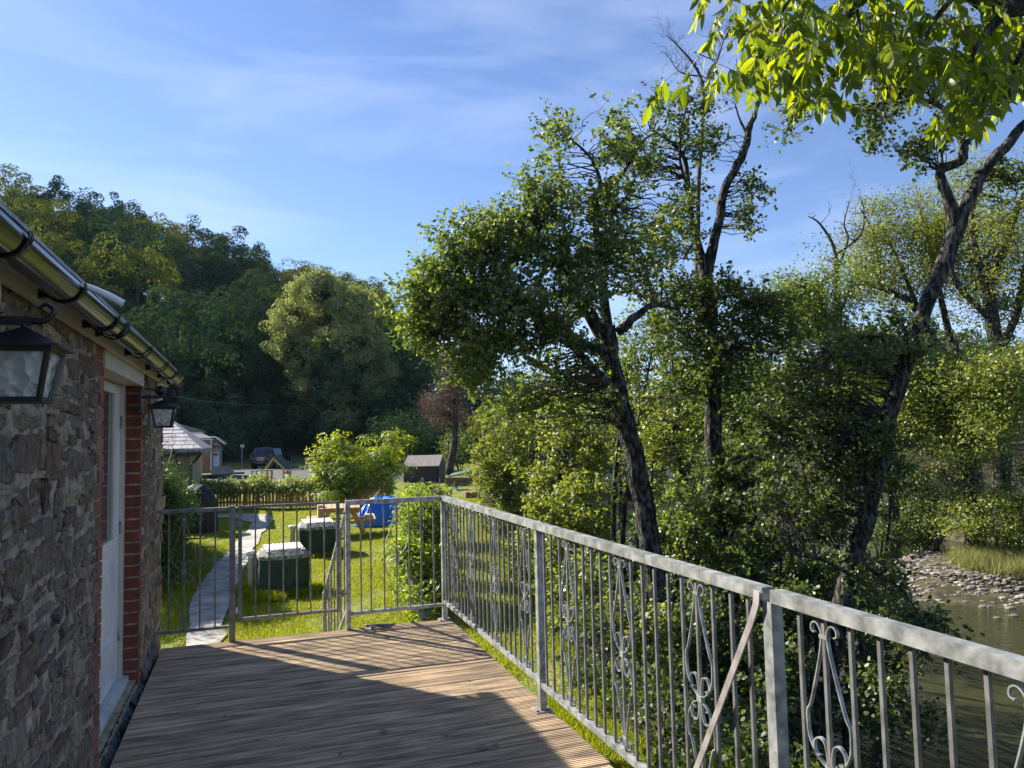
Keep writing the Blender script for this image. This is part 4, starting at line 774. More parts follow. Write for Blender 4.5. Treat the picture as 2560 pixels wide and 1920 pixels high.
for s in (-1, 1): A = Acc(); A.hexa([T(s*.80-.07, -.012, .78), T(s*.80+.07, .03, .78), T(s*.80+.07, .09, .78), T(s*.80-.07, .09, .78), T(s*.80-.07, .02, 1.2), T(s*.80+.07, .06, 1.2), T(s*.80+.07, .15, 1.2), T(s*.80-.07, .15, 1.2)]); A.build('tail_light', M['red'], car)
A = Acc(); A.hexa([T(-.26, -.03, .72), T(.26, -.03, .72), T(.26, 0, .72), T(-.26, 0, .72), T(-.26, -.02, .84), T(.26, -.02, .84), T(.26, .01, .84), T(-.26, .01, .84)]); A.build('number_plate', M['yellow'], car)
A = Acc(); A.hexa([T(-.34, -.035, .88), T(.34, -.035, .88), T(.34, .01, .88), T(-.34, .01, .88), T(-.34, -.03, .92), T(.34, -.03, .92), T(.34, .01, .92), T(-.34, .01, .92)]); A.build('chrome_trim', M['white'], car)
A = Acc(); loft(A, [sec(-.09, .84, .32, .58, .06), sec(.15, .92, .30, .60, .06)]); A.build('bumper', M['carp'], car)
for s in (-1, 1):
    for b in (.85, 3.6):
        A = Acc(); A.tube([T(s*.74, b, .31), T(s*.945, b, .31)], .32, 18); wh = A.build('wheel', M['rubber'], car); A = Acc(); A.tube([T(s*.90, b, .31), T(s*.955, b, .31)], .20, 12); A.build('rim', M['steel'], wh)
# play house and other things behind the fence
s4 = lambda a, b: (360+a/4.608, 1020+b/4.608); Yp = 43
ph_ = thing('play_house', 'small wooden play house with green pitched roof behind the ivy hedge', 'play house', (2, Yp, -.75))
A = Acc(); P = [s4(1370, 710), s4(1490, 566), s4(1640, 712), s4(1608, 712), s4(1492, 600), s4(1410, 712)]; quadY(A, P, Yp, .08); A.build('gable_frame', M['fencew'], ph_)
A = Acc(); a, b, c_ = atY(*s4(1488, 560), Yp), atY(*s4(1648, 712), Yp), atY(*s4(1362, 712), Yp); e = np.array([.45, 1.5, 0]); A.prism([a, b, b+e, a+e], (0, 0, .05)); A.prism([c_, a, a+e, c_+e], (0, 0, .05)); A.build('roof', M['playg'], ph_)
for u_ in (1420, 1470, 1610, 1655, 1685): A = Acc(); A.bar(atY(*s4(u_, 712 if u_ < 1640 else 720), Yp+(.0 if u_ < 1640 else .6)), atY(*s4(u_, 860), Yp+(.0 if u_ < 1640 else .6)), .11, .09); A.build('post', M['fencew'], ph_)
A = Acc(); quadY(A, [s4(1415, 790), s4(1415, 860), s4(1480, 860), s4(1480, 790)], Yp+.05, .05); quadY(A, [s4(1600, 735), s4(1600, 750), s4(1700, 750), s4(1700, 735)], Yp+.4, .05); A.build('side_panel', M['fencew'], ph_)
tb_ = thing('plastic_table', 'green plastic garden table beside the play house', 'table', atY(*s4(1300, 830), 40))
A = Acc(); quadY(A, [s4(1230, 722), s4(1230, 733), s4(1500, 722), s4(1500, 712)], 39.6, .9); A.build('tabletop', M['canopy'], tb_)
for u_ in (1245, 1300, 1360, 1480): A = Acc(); A.bar(atY(*s4(u_, 730), 40), atY(*s4(u_-8, 850), 40), .05, .05); A.build('leg', M['canopy'], tb_)
A = Acc()
for k in range(7): u_ = 1858+k*14; quadY(A, [s4(u_, 572), s4(u_, 700), s4(u_+11, 702), s4(u_+11, 570)], 60, .05)
quadY(A, [s4(1856, 600), s4(1856, 612), s4(1960, 612), s4(1960, 600)], 60.06, .05); tag(A.build('board_fence', M['fencew']), 'short brown board fence at the car park edge behind the wisteria', 'fence')
s5 = lambda a, b: (740+a/4.608, 1020+b/4.608); Ys = 40
sh = thing('garden_shed', 'dark brown timber shed with grey felt roof behind the wisteria', 'shed', (6.5, Ys, -.8))
A = Acc(); quadY(A, [s5(1240, 668), s5(1240, 1010), s5(1637, 1010), s5(1637, 668)], Ys, .06); A.build('front_wall', M['shedw'], sh)
p = [atY(*s5(1637, 668), Ys), atY(*s5(1637, 1010), Ys), atY(*s5(1722, 995), Ys+1.9), atY(*s5(1722, 660), Ys+1.9), atY(*s5(1693, 560), Ys+1.0)]; A = Acc(); A.prism(p, (-.05, 0, 0)); A.build('gable_wall', surf('lit_brown_boards', (.10, .075, .05), (.15, .115, .08), rough=.85, scale=3, stretch=(.5, .5, 6), bump=.3), sh)  # gable boards a lighter brown than the front: light on this side painted in
A = Acc(); A.prism([atY(*s5(1225, 672), Ys-.15), atY(*s5(1648, 665), Ys-.15), atY(*s5(1694, 537), Ys+1.0), atY(*s5(1290, 547), Ys+1.0)], (0, 0, -.03)); A.prism([atY(*s5(1290, 547), Ys+1.01), atY(*s5(1694, 537), Ys+1.01), atY(*s5(1730, 640), Ys+2.1), atY(*s5(1350, 650), Ys+2.1)], (0, 0, -.03)); A.build('roof', M['shedr'], sh)
Yw = 34
sw = thing('swing_seat', 'garden swing seat with faded green canopy near the brown fence', 'swing seat', (7.3, Yw, -.8))
A = Acc(); A.hexa([atY(*s5(1755, 800), Yw), atY(*s5(2010, 745), Yw), atY(*s5(2010, 715), Yw+1.2), atY(*s5(1790, 765), Yw+1.2), atY(*s5(1755, 785), Yw), atY(*s5(2000, 735), Yw), atY(*s5(2000, 705), Yw+1.2), atY(*s5(1800, 750), Yw+1.2)]); A.build('canopy', M['canopy'], sw)
for (a, b) in (((1830, 800), (1835, 860)), ((1835, 860), (1775, 1010)), ((1835, 860), (1885, 1000)), ((1835, 860), (1840, 930))): A = Acc(); A.bar(atY(*s5(*a), Yw+.2), atY(*s5(*b), Yw+.2), .05, .05); A.build('frame_leg', M['canopy'], sw)
A = Acc(); quadY(A, [s5(1845, 940), s5(1845, 965), s5(1990, 960), s5(1990, 935)], Yw+.3, .5); A.build('seat', M['canopy'], sw)
A = Acc()
for k in range(15): u_ = 1722+k*21; quadY(A, [s5(u_, 800), s5(u_, 960), s5(u_+18, 960), s5(u_+18, 800)], 37, .04)
quadY(A, [s5(1720, 830), s5(1720, 850), s5(2040, 850), s5(2040, 830)], 37.06, .05); tag(A.build('board_fence', surf('dark_boards', (.10, .06, .04), (.16, .10, .07), rough=.85, scale=4, stretch=(5, 5, .5))), 'dark vertical board fence behind the green swing seat', 'fence')
A = Acc()
for k in range(9): z_ = k; quadY(A, [s5(1955, 975+k*12), s5(1955, 983+k*12), s5(2120, 965+k*12), s5(2120, 957+k*12)], 30, .6)
for a in (1955, 2105): quadY(A, [s5(a, 970), s5(a, 1090), s5(a+16, 1090), s5(a+16, 970)], 29.95, .05)
tag(A.build('planter', M['larch']), 'brown slatted wooden planter behind the railing corner', 'planter')
A = Acc(); P = [atY(430, 985, 40), atY(560, 1004, 52), atY(740, 1014, 70)]; A.tube(smoothline(P, [1]*3, 8)[0]-np.array([0, 0, .1]), .007, 4); tag(A.build('overhead_cable', M['steel_dark']), 'thin overhead cable crossing in front of the dark wood', 'cable')
# ------------------------------------------------------------------ river stones and shingle bar grass
rg = np.random.default_rng(31)
def pebble_mesh(n, xs, ys, smin, smax, name, mat, sink=.25):
    A = Acc()
    for x_, y_ in zip(xs, ys):
        s = smin+(smax-smin)*rg.uniform()**3; z_ = max(float(ground(x_, y_)), RY-.10)+s*(.25-sink*.3); th = rg.uniform(0, PI); V = []
        for zz, r_ in ((-.35, .7), (0, 1), (.32, .72)):
            for k in range(6): a = k*PI/3; r2 = r_*s*rg.uniform(.8, 1.15); V.append((x_+r2*math.cos(a+th)*1.0, y_+r2*.72*math.sin(a+th), z_+zz*s*.8))
        A.add(V, [(q*6+k, q*6+(k+1) % 6, (q+1)*6+(k+1) % 6, (q+1)*6+k) for q in range(2) for k in range(6)]+[tuple(range(12, 18))], 0, False)
    return A.build(name, mat)
n = 15000; a = rg.uniform(0, 2*PI, n); r_ = np.sqrt(rg.uniform(0, 1, n))*1.12; ys = 18.0+4.3*r_*np.sin(a); xs = 22.6+.25*(ys-18)+6.0*r_*np.cos(a)
k = ground(xs, ys) > RY-.16
o = pebble_mesh(0, xs[k], ys[k], .018, .15, 'river_stones', M['pebble'], .6); o['kind'] = 'stuff'; tag(o, 'pale rounded stones covering the shingle bar in the river', 'stones')
n = 420; ys = rg.uniform(9, 26, n); xs = np.interp(ys, *BX)+rg.uniform(2.6, 14, n); k = rg.uniform(0, 1, n) < .8
o = pebble_mesh(0, xs[k], ys[k], .05, .2, 'bed_stones', M['bed'], 1.5); o['kind'] = 'stuff'; tag(o, 'brown stones lying under the shallow river water', 'stones')
r0 = None
for k, (u_, v_, s) in enumerate(((2318, 1492, .26), (2362, 1494, .36), (2460, 1518, .22), (2528, 1522, .22), (2535, 1541, .2), (2494, 1546, .15), (2405, 1470, .2), (2430, 1480, .22), (2552, 1500, .28))):
    p = atZ(u_, v_, RY-.02); A = Acc(); th = rg.uniform(0, PI, 1)[0]; V = []
    for zz, rr_ in ((-.5, .8), (0, 1), (.35, .78), (.55, .3)):
        for q in range(9): a = q*2*PI/9; r2 = rr_*s*rg.uniform(.82, 1.12); V.append((p[0]+r2*math.cos(a+th), p[1]+r2*.6*math.sin(a+th), p[2]+zz*s*.55))
    A.add(V, [(w_*9+q, w_*9+(q+1) % 9, (w_+1)*9+(q+1) % 9, (w_+1)*9+q) for w_ in range(3) for q in range(9)]+[tuple(range(27, 36))], 0, False)
    tag(A.build('boulder', M['pebble']), 'pale boulder breaking the water at the edge of the shingle bar', 'boulder', 'boulders at the shingle bar edge')
n = 42000; a = rg.uniform(0, 2*PI, n); r_ = np.sqrt(rg.uniform(0, 1, n)); ys = 17.2+2.0*r_*np.sin(a)+rg.normal(0, .2, n); xs = 23.6+.25*(ys-18)+3.4*r_*np.cos(a)
k = (np.sin(xs*3.1+ys*1.7)+np.sin(ys*4.3-xs*1.1)+rg.normal(0, .7, n)) > -.1; xs, ys = xs[k], ys[k]
o = blades('bar_grass', xs, ys, .46, .02, M['drygrass'], 32, .30); o['kind'] = 'stuff'; tag(o, 'dry straw coloured grass on the shingle bar', 'grass')
# tufts at the foot of the green boxes
n = 2600; a = rg.uniform(0, 2*PI, n); xs = BN[0]+(.5+rg.uniform(0, .28, n))*np.cos(a); ys = 13.45+(.5+rg.uniform(0, .25, n))*np.sin(a)
n3 = 1500; xs = np.r_[xs, rg.uniform(BN[0]-.5, BN[0], n3)]; ys = np.r_[ys, 12.95-rg.uniform(0, .5, n3)]
n2 = 2200; a = rg.uniform(0, 2*PI, n2); xs = np.r_[xs, BF[0]+(.5+rg.uniform(0, .2, n2))*np.cos(a)]; ys = np.r_[ys, 17.5+(.5+rg.uniform(0, .2, n2))*np.sin(a)]
o = blades('box_weeds', xs, ys, .11, .02, M['grass'], 33, .35); o['kind'] = 'stuff'; tag(o, 'longer unmown grass tufts round the green boxes', 'grass')
n = 30000; ys = 1+rg.uniform(0, 1, n)**.8*22; xs = np.interp(ys, *BX)+.25+rg.uniform(0, 2.2, n)**1.0
o = blades('bank_undergrowth', xs, ys, .16, .02, M['grass'], 34, .5); o['kind'] = 'stuff'; tag(o, 'rough grass and weeds on the river bank slope', 'undergrowth')
# ------------------------------------------------------------------ riverside trees
AL = dict(leaf=.066, aspect=.62, lpc=25, cr=.16, sprig=True, lobe=5.5)
b1 = at(1690, 1790, 10.6)
plant('alder_tree', 'large leaning alder with forked dark trunk and crown spreading left over the railing corner', 'tree', (b1[0], b1[1], gz(b1[0], b1[1])-.1), [
    ([*px([(1700, 1850), (1672, 1660), (1650, 1500), (1622, 1350), (1598, 1200), (1562, 1050), (1532, 920), (1515, 820)], 10.9)], [.24, .19, .17, .165, .155, .15, .14, .135]),
    (px([(1525, 870), (1480, 790), (1440, 745), (1425, 690), (1380, 650), (1340, 600)], 10.9), [.12, .10, .085, .07, .05, .02]),
    (px([(1520, 840), (1508, 740), (1495, 640), (1490, 540), (1500, 460), (1480, 400), (1430, 350)], 11.1), [.10, .07, .055, .045, .035, .025, .012]),
    (px([(1545, 830), (1580, 800), (1605, 780), (1640, 762), (1700, 775)], 10.8), [.07, .06, .05, .035, .015]),
    (px([(1515, 880), (1440, 855), (1370, 800), (1300, 765), (1220, 700), (1150, 690)], 10.4), [.09, .07, .05, .04, .025, .01]),
    (px([(1525, 960), (1470, 905), (1400, 850), (1280, 835), (1180, 850)], 10.2), [.06, .05, .035, .025, .01]),
    (px([(1505, 470), (1560, 430), (1600, 360), (1640, 330)], 11.3), [.04, .03, .02, .01]),
    (px([(1495, 560), (1560, 500), (1590, 440)], 11.0), [.03, .02, .01])],
    [B(1110, 790, 10.3, 105, 90, 0.52, 73), B(1030, 800, 10.2, 45, 40, 0.22, 16), B(1210, 690, 10.5, 130, 110, 0.68, 122), B(1320, 590, 10.8, 130, 110, 0.68, 122), B(1440, 480, 11, 105, 95, 0.60, 69), B(1400, 350, 11.2, 55, 50, 0.38, 19), B(1500, 330, 11.3, 70, 50, 0.38, 18), B(1560, 420, 11.2, 95, 95, 0.52, 45),
     B(1480, 600, 11, 130, 90, 0.68, 90), B(1330, 780, 10.4, 170, 110, 0.75, 155), B(1230, 900, 10.2, 110, 70, 0.60, 65), B(1580, 690, 11.2, 90, 80, 0.52, 49), B(1400, 900, 10.4, 110, 90, 0.60, 65), B(1200, 590, 10.7, 60, 50, 0.30, 22), B(1330, 470, 11, 55, 45, 0.30, 18), B(1100, 690, 10.4, 60, 50, 0.30, 21), B(1290, 1000, 10.6, 110, 60, 0.45, 36), B(1090, 860, 10.3, 70, 60, 0.38, 32), B(1050, 740, 10.3, 60, 55, .4, 36), B(1120, 720, 10.4, 80, 70, .5, 50), B(1230, 800, 10.3, 120, 90, .6, 90), B(1180, 950, 10.4, 60, 60, 0.30, 27), B(1260, 560, 10.8, 90, 60, 0.45, 41), B(1420, 700, 10.6, 120, 100, 0.60, 82), B(1150, 620, 10.5, 70, 60, 0.38, 32), B(1640, 560, 11.4, 60, 80, 0.38, 27), B(1450, 1010, 10.7, 80, 60, 0.45, 36)],
    lm=M['alder'], seed=101, **AL)
b2 = at(1815, 1700, 12.4)
plant('alder_tree', 'tall slender alder whose trunk divides into two bare crooked limbs against the sky', 'tree', (b2[0], b2[1], gz(b2[0], b2[1])-.1), [
    (px([(1825, 1760), (1812, 1600), (1795, 1400), (1788, 1200), (1785, 1000), (1778, 850), (1768, 720), (1760, 655)], 12.6), [.16, .15, .15, .145, .14, .13, .12, .11]),
    (px([(1770, 680), (1785, 600), (1800, 540), (1812, 470), (1845, 410), (1866, 360), (1872, 320), (1893, 260), (1905, 170), (1895, 80)], 12.6), [.10, .085, .075, .07, .07, .065, .055, .045, .025, .01]),
    (px([(1762, 660), (1738, 590), (1722, 500), (1712, 400), (1670, 350), (1625, 325)], 12.6), [.075, .06, .05, .04, .03, .012]),
    (px([(1868, 335), (1850, 300), (1838, 260)], 12.6), [.03, .02, .01]),
    (px([(1722, 480), (1700, 400), (1705, 320), (1720, 250)], 12.4), [.03, .025, .015, .008]),
    (px([(1765, 760), (1830, 740), (1890, 760), (1960, 730)], 12.4), [.04, .03, .02, .01]),
    (px([(1735, 130), (1790, 150), (1780, 120)], 12.6), [.01, .008, .004]),
    (px([(1770, 650), (1700, 645), (1690, 640)], 12.6), [.015, .012, .006])],
    [B(1650, 330, 12.4, 60, 55, .5, 30), B(1700, 260, 12.6, 80, 55, .6, 34), B(1760, 340, 12.6, 60, 60, .5, 34), B(1620, 430, 12.3, 60, 70, .5, 34), B(1720, 530, 12.4, 60, 60, .5, 26), B(1665, 600, 12.2, 80, 80, .6, 48), B(1870, 540, 12.6, 50, 45, .3, 22), B(1880, 490, 12.6, 40, 40, .3, 14),
     B(1780, 760, 12.2, 130, 90, .9, 110), B(1680, 740, 12, 90, 80, .7, 60), B(1930, 800, 12, 120, 90, .9, 110), B(1830, 900, 11.8, 150, 100, .9, 140), B(1700, 900, 12, 90, 90, .7, 60), B(1870, 200, 12.8, 45, 40, .3, 8)],
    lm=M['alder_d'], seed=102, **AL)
b3 = at(1935, 1960, 9.6)
plant('alder_tree', 'thick dark alder leaning right from the river bank and forking near the picture edge', 'tree', (b3[0], b3[1], gz(b3[0], b3[1])-.1), [
    (px([(1915, 2060), (1975, 1900), (2045, 1760), (2085, 1600), (2120, 1470), (2145, 1370), (2185, 1220), (2225, 1040), (2275, 880), (2325, 740), (2370, 630), (2395, 560)], 9.9), [.19, .165, .15, .135, .13, .12, .11, .105, .10, .10, .10, .10]),
    (px([(2390, 575), (2425, 490), (2465, 420), (2510, 370), (2570, 300), (2640, 240)], 9.9), [.10, .085, .075, .07, .05, .03]),
    (px([(2390, 570), (2372, 500), (2350, 440), (2360, 420), (2402, 402), (2408, 360), (2380, 300), (2330, 255), (2220, 258), (2130, 262)], 9.9), [.085, .07, .06, .06, .06, .055, .04, .03, .022, .01]),
    (px([(2405, 370), (2450, 320), (2520, 260)], 9.9), [.045, .03, .012]),
    (px([(2300, 820), (2240, 850), (2170, 840), (2100, 870)], 9.7), [.04, .03, .02, .01]),
    (px([(2140, 1400), (2200, 1440), (2260, 1480), (2310, 1560)], 9.4), [.04, .025, .018, .008]),
    (px([(2130, 1440), (2060, 1400), (1990, 1390)], 9.6), [.03, .02, .01]),
    (px([(2090, 1600), (2170, 1700), (2260, 1760), (2330, 1800)], 9.3), [.035, .02, .015, .008])],
    [B(2190, 200, 10, 80, 75, .6, 34), B(2290, 150, 10.2, 110, 90, .7, 55), B(2200, 320, 9.9, 60, 50, .4, 24), B(2330, 350, 9.8, 60, 60, .4, 26), B(2450, 200, 10.2, 120, 100, .7, 60), B(2520, 420, 10.2, 50, 70, .4, 22), B(1960, 320, 10.4, 50, 40, .3, 12),
     B(2210, 860, 9.8, 120, 80, .8, 70), B(2080, 930, 9.8, 130, 100, .9, 95), B(2000, 1060, 10, 140, 110, .9, 110), B(2120, 1080, 10, 110, 90, .8, 80), B(2030, 1230, 10, 140, 90, .8, 85),
     B(2210, 1470, 9.3, 60, 45, .4, 24), B(2290, 1560, 9.1, 65, 55, .5, 34), B(2230, 1620, 9.2, 70, 60, .5, 22), B(2180, 1720, 9.1, 80, 60, .5, 28), B(2260, 1800, 9.0, 70, 60, .5, 24)],
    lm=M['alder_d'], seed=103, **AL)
def bush(name, label, cat, u_, v_, d, ru, rv, rd, k, lm, seed, stems=5, leaf=.07, aspect=.62, lpc=20, cr=.13, group=None, fill=0, **kw):
    kw.setdefault('sprig', leaf < .08); kw.setdefault('twig', .007)
    c = at(u_, v_, d); b = c.copy(); b[2] = gz(b[0], b[1])-.05; rr = np.random.default_rng(seed); H_ = max(.3, c[2]-b[2]); w_ = ru*d/FPX
    limbs = []
    for i in range(stems):
        a = rr.uniform(0, 2*PI); q = c+np.array([math.cos(a)*w_*.55, math.sin(a)*rd*.5, rr.uniform(-.1, .6)*rv*d/FPX]); m_ = (b*.55+q*.45)+rr.normal(size=3)*.08*H_
        limbs.append(([b+np.array([math.cos(a), math.sin(a), 0])*.06*w_, m_, q], [.018+.012*H_, .012+.008*H_, .006]))
    return plant(name, label, cat, b, limbs, [(c, (w_, rv*d/FPX, rd), k)]+([(c*.45+b*.55, (w_*.95, H_*.42, rd*.9), int(k*fill))] if fill else []), leaf, aspect, lpc, cr, lm, seed, group=group, crown='foliage', stem='stems', **kw)
UG = 'saplings and shrubs on the river bank'
for (nm, lb, ct_, u_, v_, d, ru, rv, rd, k, lm, sd, extra) in [
    ('hornbeam_bush', 'rounded bush with sunlit left edge behind the railing corner', 'bush', 1265, 1120, 21, 95, 140, 1.5, 420, 'bright', 201, {}),
    ('alder_sapling', 'bright yellow green sapling lit by the sun left of the big leaning trunk', 'sapling', 1420, 1160, 14, 120, 150, 1.0, 260, 'bright', 202, {}),
    ('alder_sapling', 'bright sapling with low branches just above the middle of the long railing', 'sapling', 1420, 1300, 12.5, 110, 90, .8, 150, 'bright', 203, {}),
    ('alder_sapling', 'pale leafy sapling filling the gap right of the big leaning trunk', 'sapling', 1700, 1060, 15, 110, 130, .9, 180, 'bright', 204, {}),
    ('alder_sapling', 'dark leafy sapling between the slender alder and the leaning dark alder', 'sapling', 1900, 1010, 13, 130, 140, .9, 230, 'alder_d', 205, {}),
    ('hazel_bush', 'dark hazel bush below the slender alder', 'bush', 1860, 1220, 12.5, 130, 120, .9, 200, 'alder_d', 206, {}),
    ('hazel_bush', 'dark bush over the water beyond the top rail joint', 'bush', 2020, 1310, 12.5, 100, 60, .7, 90, 'alder_d', 207, {}),
    ('hazel_bush', 'leafy bush immediately right of the big leaning trunk at rail height', 'bush', 1700, 1330, 11.5, 80, 110, .7, 130, 'alder', 208, {}),
    ('alder_sapling', 'mid green sapling behind the fork of the big leaning alder', 'sapling', 1620, 880, 16, 110, 120, .9, 170, 'alder', 209, {}),
    ('hazel_bush', 'tall green bush far behind the left half of the railing', 'bush', 1540, 1040, 19, 110, 130, 1.2, 230, 'bright', 210, {}),
    ('bramble', 'bramble tangle seen through the railing left of the middle scroll', 'bramble', 1440, 1500, 9.6, 75, 100, .7, 110, 'bright', 211, dict(leaf=.06)),
    ('bramble', 'bramble tangle seen through the railing under the big trunk', 'bramble', 1570, 1620, 8.6, 95, 120, .7, 150, 'bright', 212, dict(leaf=.06)),
    ('bramble', 'low bramble by the diagonal brace at the bottom of the picture', 'bramble', 1800, 1830, 7.9, 110, 75, .5, 90, 'alder', 213, dict(leaf=.06)),
    ('bramble', 'bramble at the bank edge beyond the middle railing post', 'bramble', 1330, 1385, 13.5, 75, 60, .7, 90, 'bright', 214, dict(leaf=.06)),
    ('hazel_bush', 'dark green bush on the right beside the leaning dark alder', 'bush', 2170, 1190, 12, 90, 110, .8, 130, 'alder_d', 215, {}),
    ('bramble', 'dark ivy and bramble below the top rail behind the diagonal brace', 'bramble', 1740, 1560, 9.5, 70, 110, .5, 100, 'alder_d', 216, dict(leaf=.06)),
    ('hazel_bush', 'wide dark bush filling the bank under the leaning dark alder', 'bush', 1880, 1420, 11.2, 130, 90, .7, 150, 'alder_d', 218, {}),
    ('hazel_bush', 'dark leafy bush low over the water near the third railing section', 'bush', 2090, 1450, 10.8, 90, 70, .6, 70, 'alder_d', 219, {}),
    ('hazel_bush', 'shaded bush in the hollow behind the joint of the top rails', 'bush', 1900, 1720, 8.8, 90, 120, .5, 120, 'alder_d', 220, {}),
    ('hazel_bush', 'low dark bush hanging over the river behind the third railing section', 'bush', 1960, 1560, 10, 80, 90, .5, 80, 'alder_d', 217, dict(leaf=.07))]:
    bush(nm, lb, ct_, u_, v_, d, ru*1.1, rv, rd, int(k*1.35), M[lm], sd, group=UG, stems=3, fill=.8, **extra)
# climbing stuff on the far side: trees across the river
def airy(name, label, u_, v_, d, ru, rv, k, lm, seed, limbs_px, leaf=.12, lpc=85, cr=.45, rd=2.4, aspect=.5, **kw):
    c = at(u_, v_, d); b = at(limbs_px[0][0][0][0], limbs_px[0][0][0][1], d); b[2] = gz(b[0], b[1])-.2
    L_ = []
    for i, (P, R_) in enumerate(limbs_px): q = px(P, d); L_.append(((([b]+q) if i == 0 else q), ([R_[0]]+list(R_)) if i == 0 else R_))
    return plant(name, label, 'tree', b, L_, [(c, (ru*d/FPX, rv*d/FPX, rd), k)], leaf, aspect, lpc, cr, lm, seed, twig=.008, hexa=False, lobe=9, **kw)
airy('ash_tree', 'airy yellowing ash across the river with sky showing through', 2290, 640, 30, 190, 200, 330, M['yellowash'], 301,
    [([(2430, 1150), (2400, 950), (2330, 850), (2280, 760), (2200, 720), (2140, 700)], [.3, .26, .2, .14, .1, .05]), ([(2400, 960), (2360, 780), (2330, 640), (2300, 520)], [.16, .12, .08, .03]), ([(2330, 850), (2240, 640), (2200, 560)], [.1, .06, .03]), ([(2200, 720), (2190, 600), (2150, 520)], [.07, .05, .02])], shell=.2)
airy('ivy_clad_tree', 'tall ivy clad tree with crooked dark limbs at the right picture edge', 2500, 620, 27, 130, 260, 190, M['yellowash'], 302,
    [([(2500, 1150), (2505, 1000), (2490, 850), (2470, 720), (2500, 640), (2530, 560), (2560, 480)], [.3, .27, .24, .2, .17, .12, .05]), ([(2470, 740), (2440, 640), (2430, 540), (2450, 440)], [.16, .12, .09, .04]), ([(2500, 880), (2545, 780), (2560, 680), (2580, 600)], [.15, .12, .1, .05]), ([(2480, 800), (2400, 720), (2370, 640), (2360, 560)], [.13, .1, .07, .03])], shell=.1)
airy('riverside_tree', 'pale green tree standing low across the river on the right', 2400, 1000, 25, 170, 190, 420, M['bright'], 303,
    [([(2420, 1200), (2410, 1060), (2400, 930), (2390, 850)], [.2, .17, .12, .05]), ([(2410, 1060), (2480, 960), (2520, 900)], [.12, .08, .04]), ([(2405, 1000), (2330, 920), (2290, 880)], [.1, .06, .03])], leaf=.12)
airy('riverside_tree', 'green tree across the river close to the leaning dark alder', 2220, 1010, 27, 120, 160, 260, M['bright'], 304,
    [([(2230, 1200), (2225, 1060), (2215, 930), (2210, 850)], [.18, .15, .10, .05]), ([(2225, 1060), (2280, 960)], [.1, .04])], leaf=.12)
airy('riverside_tree', 'small olive green tree rising between the two dark alders', 2060, 760, 28, 120, 130, 230, M['alder'], 305,
    [([(2070, 1100), (2065, 950), (2060, 800), (2050, 720)], [.2, .16, .12, .05]), ([(2062, 850), (2110, 760), (2130, 700)], [.1, .06, .03])], leaf=.13)
bush('willow_bush', 'grey green willow bush on the far bank at the right edge', 'bush', 2490, 1290, 24, 150, 85, 1.6, 330, M['bright'], 306, leaf=.09, lpc=22, cr=.2)
bush('willow_bush', 'dark willow bush on the far bank above the shingle bar', 'bush', 2330, 1240, 26, 110, 90, 1.6, 260, M['alder_d'], 307, leaf=.09, lpc=22, cr=.2)
bush('willow_bush', 'shaded far bank bush left of the shingle bar', 'bush', 2190, 1310, 27, 90, 60, 1.4, 160, M['alder_d'], 308, leaf=.09, lpc=20, cr=.2)
bush('willow_bush', 'added bush darkening the far bank right behind the leaning dark alder', 'bush', 2260, 1300, 29, 90, 60, 1.4, 200, M['alder_d'], 310, leaf=.09, lpc=22, cr=.2, fill=.8)  # added to darken a pale gap in the far bank
bush('willow_bush', 'very dark bush overhanging the water at the far right edge', 'bush', 2640, 1230, 24, 110, 130, 1.6, 230, M['alder_d'], 309, leaf=.09, lpc=20, cr=.2)
# bare dead treetops
rg = np.random.default_rng(41)
def bare(name, label, cat, base, d, trunks, seed, n2=26):
    rr = np.random.default_rng(seed); t = thing(name, label, cat, base); A = Acc()
    for pts, rad in trunks:
        P, R_ = smoothline(px(pts, d), rad); A.tube(P, R_, 6, m=0)
        for k in range(n2):
            i = rr.integers(2, len(P)); L_ = rr.uniform(.25, .9)*d/25; dr_ = rr.normal(size=3)*.6+np.array([0, 0, .7]); dr_ /= np.linalg.norm(dr_)
            Q = wiggle(rr, P[i], P[i]+dr_*L_, 6, .09); A.tube(Q, np.linspace(R_[i]*.45, .004*d/25, 6), 4, cap=False)
            for _ in range(2): j = rr.integers(2, 5); e = dr_+rr.normal(size=3)*.7; A.tube(wiggle(rr, Q[j], Q[j]+e*L_*.4, 4, .1), np.linspace(R_[i]*.25, .003*d/25, 4), 3, cap=False)
    A.build('trunk', M['twig'], t); return t
b = at(2090, 1000, 29); b[2] = gz(b[0], b[1])
bare('dead_tree', 'leafless treetop with twisting bare branches between the alders', 'tree', b, 29, [([(2095, 1000), (2095, 800), (2090, 690), (2085, 620), (2050, 560), (2020, 540)], [.2, .15, .1, .07, .04, .015]), ([(2090, 680), (2120, 600), (2110, 560), (2125, 500)], [.07, .04, .03, .01]), ([(2085, 640), (2150, 590), (2160, 530), (2150, 490)], [.06, .04, .03, .01])], 51, 10)
b = at(1700, 400, 17); b[2] = gz(b[0], b[1])
bare('dead_branches', 'bare twiggy treetop beside the overhanging ash leaves', 'tree', b, 17, [([(1745, 900), (1745, 500), (1760, 250), (1740, 170), (1690, 110), (1668, 90)], [.10, .05, .035, .03, .015, .006]), ([(1760, 230), (1790, 160), (1810, 100), (1830, 60)], [.03, .02, .012, .006]), ([(1745, 190), (1700, 180), (1670, 140)], [.02, .012, .006])], 52, 22)
